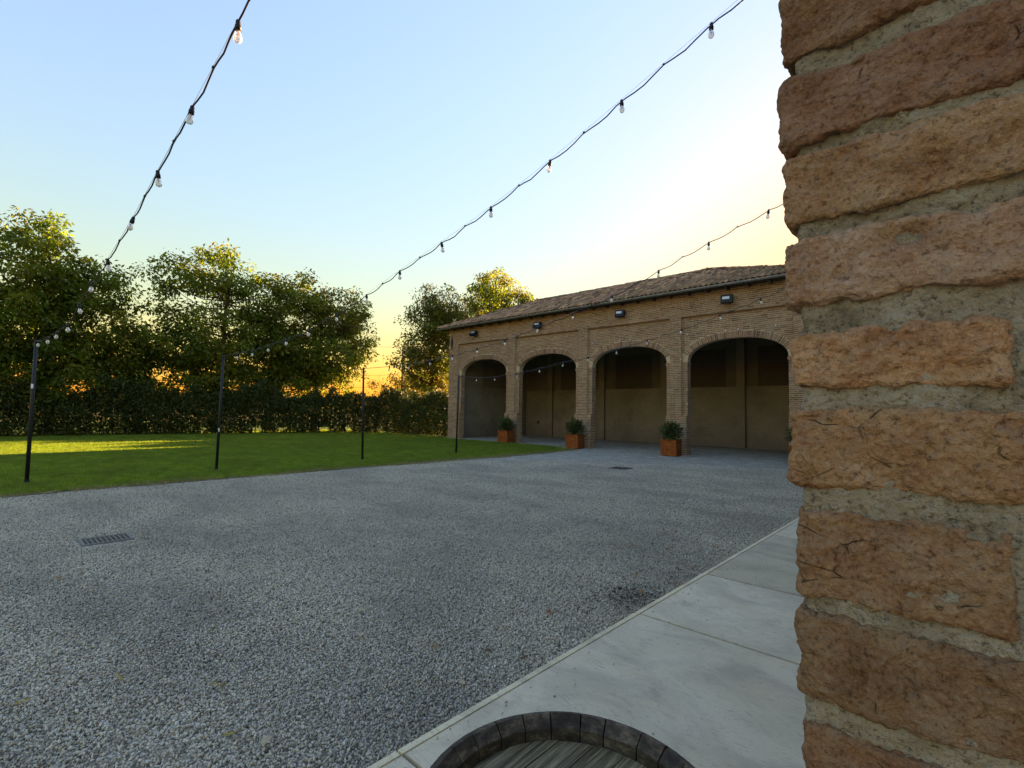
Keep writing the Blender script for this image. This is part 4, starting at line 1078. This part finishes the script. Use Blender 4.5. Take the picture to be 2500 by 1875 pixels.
# corner x offsets that follow the uneven silhouette
xoff={ }
sil=[(1.9756,-.1253),(1.8901,-.1253),(1.806,-.1247),(1.7394,-.1245),(1.6544,-.1205),(1.5681,-.122),(1.4845,-.1172),(1.3946,-.1188),(1.3128,-.1135)]
def sil_x(zc): return min(sil,key=lambda s:abs(s[0]-zc))[1] if 1.25<zc<2.05 else -.12
header_first={ }
tints=[(.68,.60,.52),(.82,.70,.60),(1.0,.83,.68),(1.2,.98,.82),(1.06,.97,.95),(1.0,.86,.74),(.78,.62,.58),(.72,.58,.50)]
rp=random.Random(19); coarse_cache={}
def add_brick(x0,x1,y0,y1,z0,z1,seed,tint,near):
    if near:
        xs=grid_for(x0,x1,-.2,.062,.0015,.012); ys=grid_for(y0,y1,y0-.01,y0+.022,.0022,.014); z0-=.002; z1+=.002; zs=frange(z0,z1,.0015)
        b=rounded_block(xs,ys,zs,.0075,brick_disp(seed),tint); b.build('brick',M['brick_near'],pil_,True)
    else:
        key=(round(x1-x0,3),round(y1-y0,3),seed%3)
        cx,cy,cz=(x0+x1)/2,(y0+y1)/2,(z0+z1)/2
        if key not in coarse_cache:
            hx,hy=(x1-x0)/2,(y1-y0)/2
            b=rounded_block(frange(-hx,hx,.02),frange(-hy,hy,.02),frange(-.033,.033,.011),.007,brick_disp(seed,.8),tint)
            b.v=[(x+PO.x,y+PO.y,z+PO.z) for x,y,z in b.v]; coarse_cache[key]=b.mesh('brick',M['brick_near'],True)
        o=link('brick',coarse_cache[key],pil_); o.location=(cx-PO.x,cy-PO.y,cz-PO.z); o.scale=(1,1,(z1-z0)/.066)
DE=nb+3      # course between mortar bands D and E is a header course
for (z0,z1,i) in courses:
    zc=(z0+z1)/2; hdr=(i in (DE,DE-2)) if 1.3<zc<2.05 else ((i-DE)%2==0); near=1.2<zc<2.1
    tn=tints[(i-nb)%len(tints)] if near else tuple(v*rp.uniform(.85,1.15) for v in (1,.95,.9))
    xl=sil_x(zc); jf=rp.uniform(-.002,.002)
    if hdr: plan=[(xl,.024,.5,.745,1),(.038,.262,.502,.62,2),(.274,.38,.5,.745,0),(xl,-.005,.757,1.0,0),(.27,.38,.757,1.0,0),(.007,.258,.885,1.0,0)]
    else: plan=[(xl,.128,.5,.62,1),(.14,.38,.501,.62,0),(xl,-.005,.632,.87,0),(xl,-.005,.882,1.0,0),(.265,.38,.632,.87,0),(.265,.38,.882,1.0,0),(.007,.253,.885,1.0,0)]
    for (x0,x1,y0,y1,fl) in plan:
        add_brick(x0,x1,y0+jf,y1,z0,z1,i*5+fl,tn if fl else tuple(v*rp.uniform(.85,1.15) for v in (1,.94,.88)),near and fl>0)
def mort_disp(p_,n_):
    a=noise.fractal(p_*21+Vector((4,9,2)),1,2,3)*.0035; b_=noise.fractal(p_*105,.8,2.1,3)*.0026; c_=noise.noise(p_*260)*.0012
    return a+b_+c_-.0006
xs=grid_for(-.1125,.37,-.2,.06,.0018,.03); ys=grid_for(.5075,.99,.5,.525,.0025,.03); zs=grid_for(.05,2.93,1.27,2.03,.0018,.04)
mb=rounded_block(xs,ys,zs,.006,mort_disp,None); mb.build('mortar',M['mortar_near'],pil_,True)

# unseen added farmhouse: holds the strings, and its wing blocks the sun
hs=tag(empty('farmhouse',(1.5,10,0)),'added plastered farmhouse hidden behind the near brick pillar, its wing blocking the sun','house')
b=MB(); b.box(-1.47,3.5,-8.5,12.5,0,6.0); b.build('wall',M['plaster'],hs)
b=MB(); b.add([(-1.8,-8.8,6.0),(3.9,-8.8,6.0),(3.9,12.9,6.0),(-1.8,12.9,6.0),(1.05,-8.8,7.6),(1.05,12.9,7.6)],[(0,4,5,3),(4,1,2,5),(0,1,4),(2,3,5),(0,3,2,1)]); b.build('roof',M['tile'],hs)
b=MB(); b.box(-5.18,-1.4701,10.2,16,0,6.3); b.build('sun_block_wall',M['plaster'],hs)
b=MB(); b.add([(-5.19,9.9,6.3),(-1.4,9.9,6.3),(-1.4,16.3,6.3),(-5.19,16.3,6.3),(-5.19,13.1,8.4),(-1.4,13.1,8.4)],[(0,1,5,4),(2,3,4,5),(0,4,3),(1,2,5),(0,3,2,1)]); b.build('sun_block_roof',M['tile'],hs)
for y in YP[1:]:
    b=MB(); b.tube([(-1.46,y-10,5.47),(-1.49,y-10,5.47),(-1.49,y-10,5.52)],.008,6); b.build('eye_hook',M['iron'],hs)
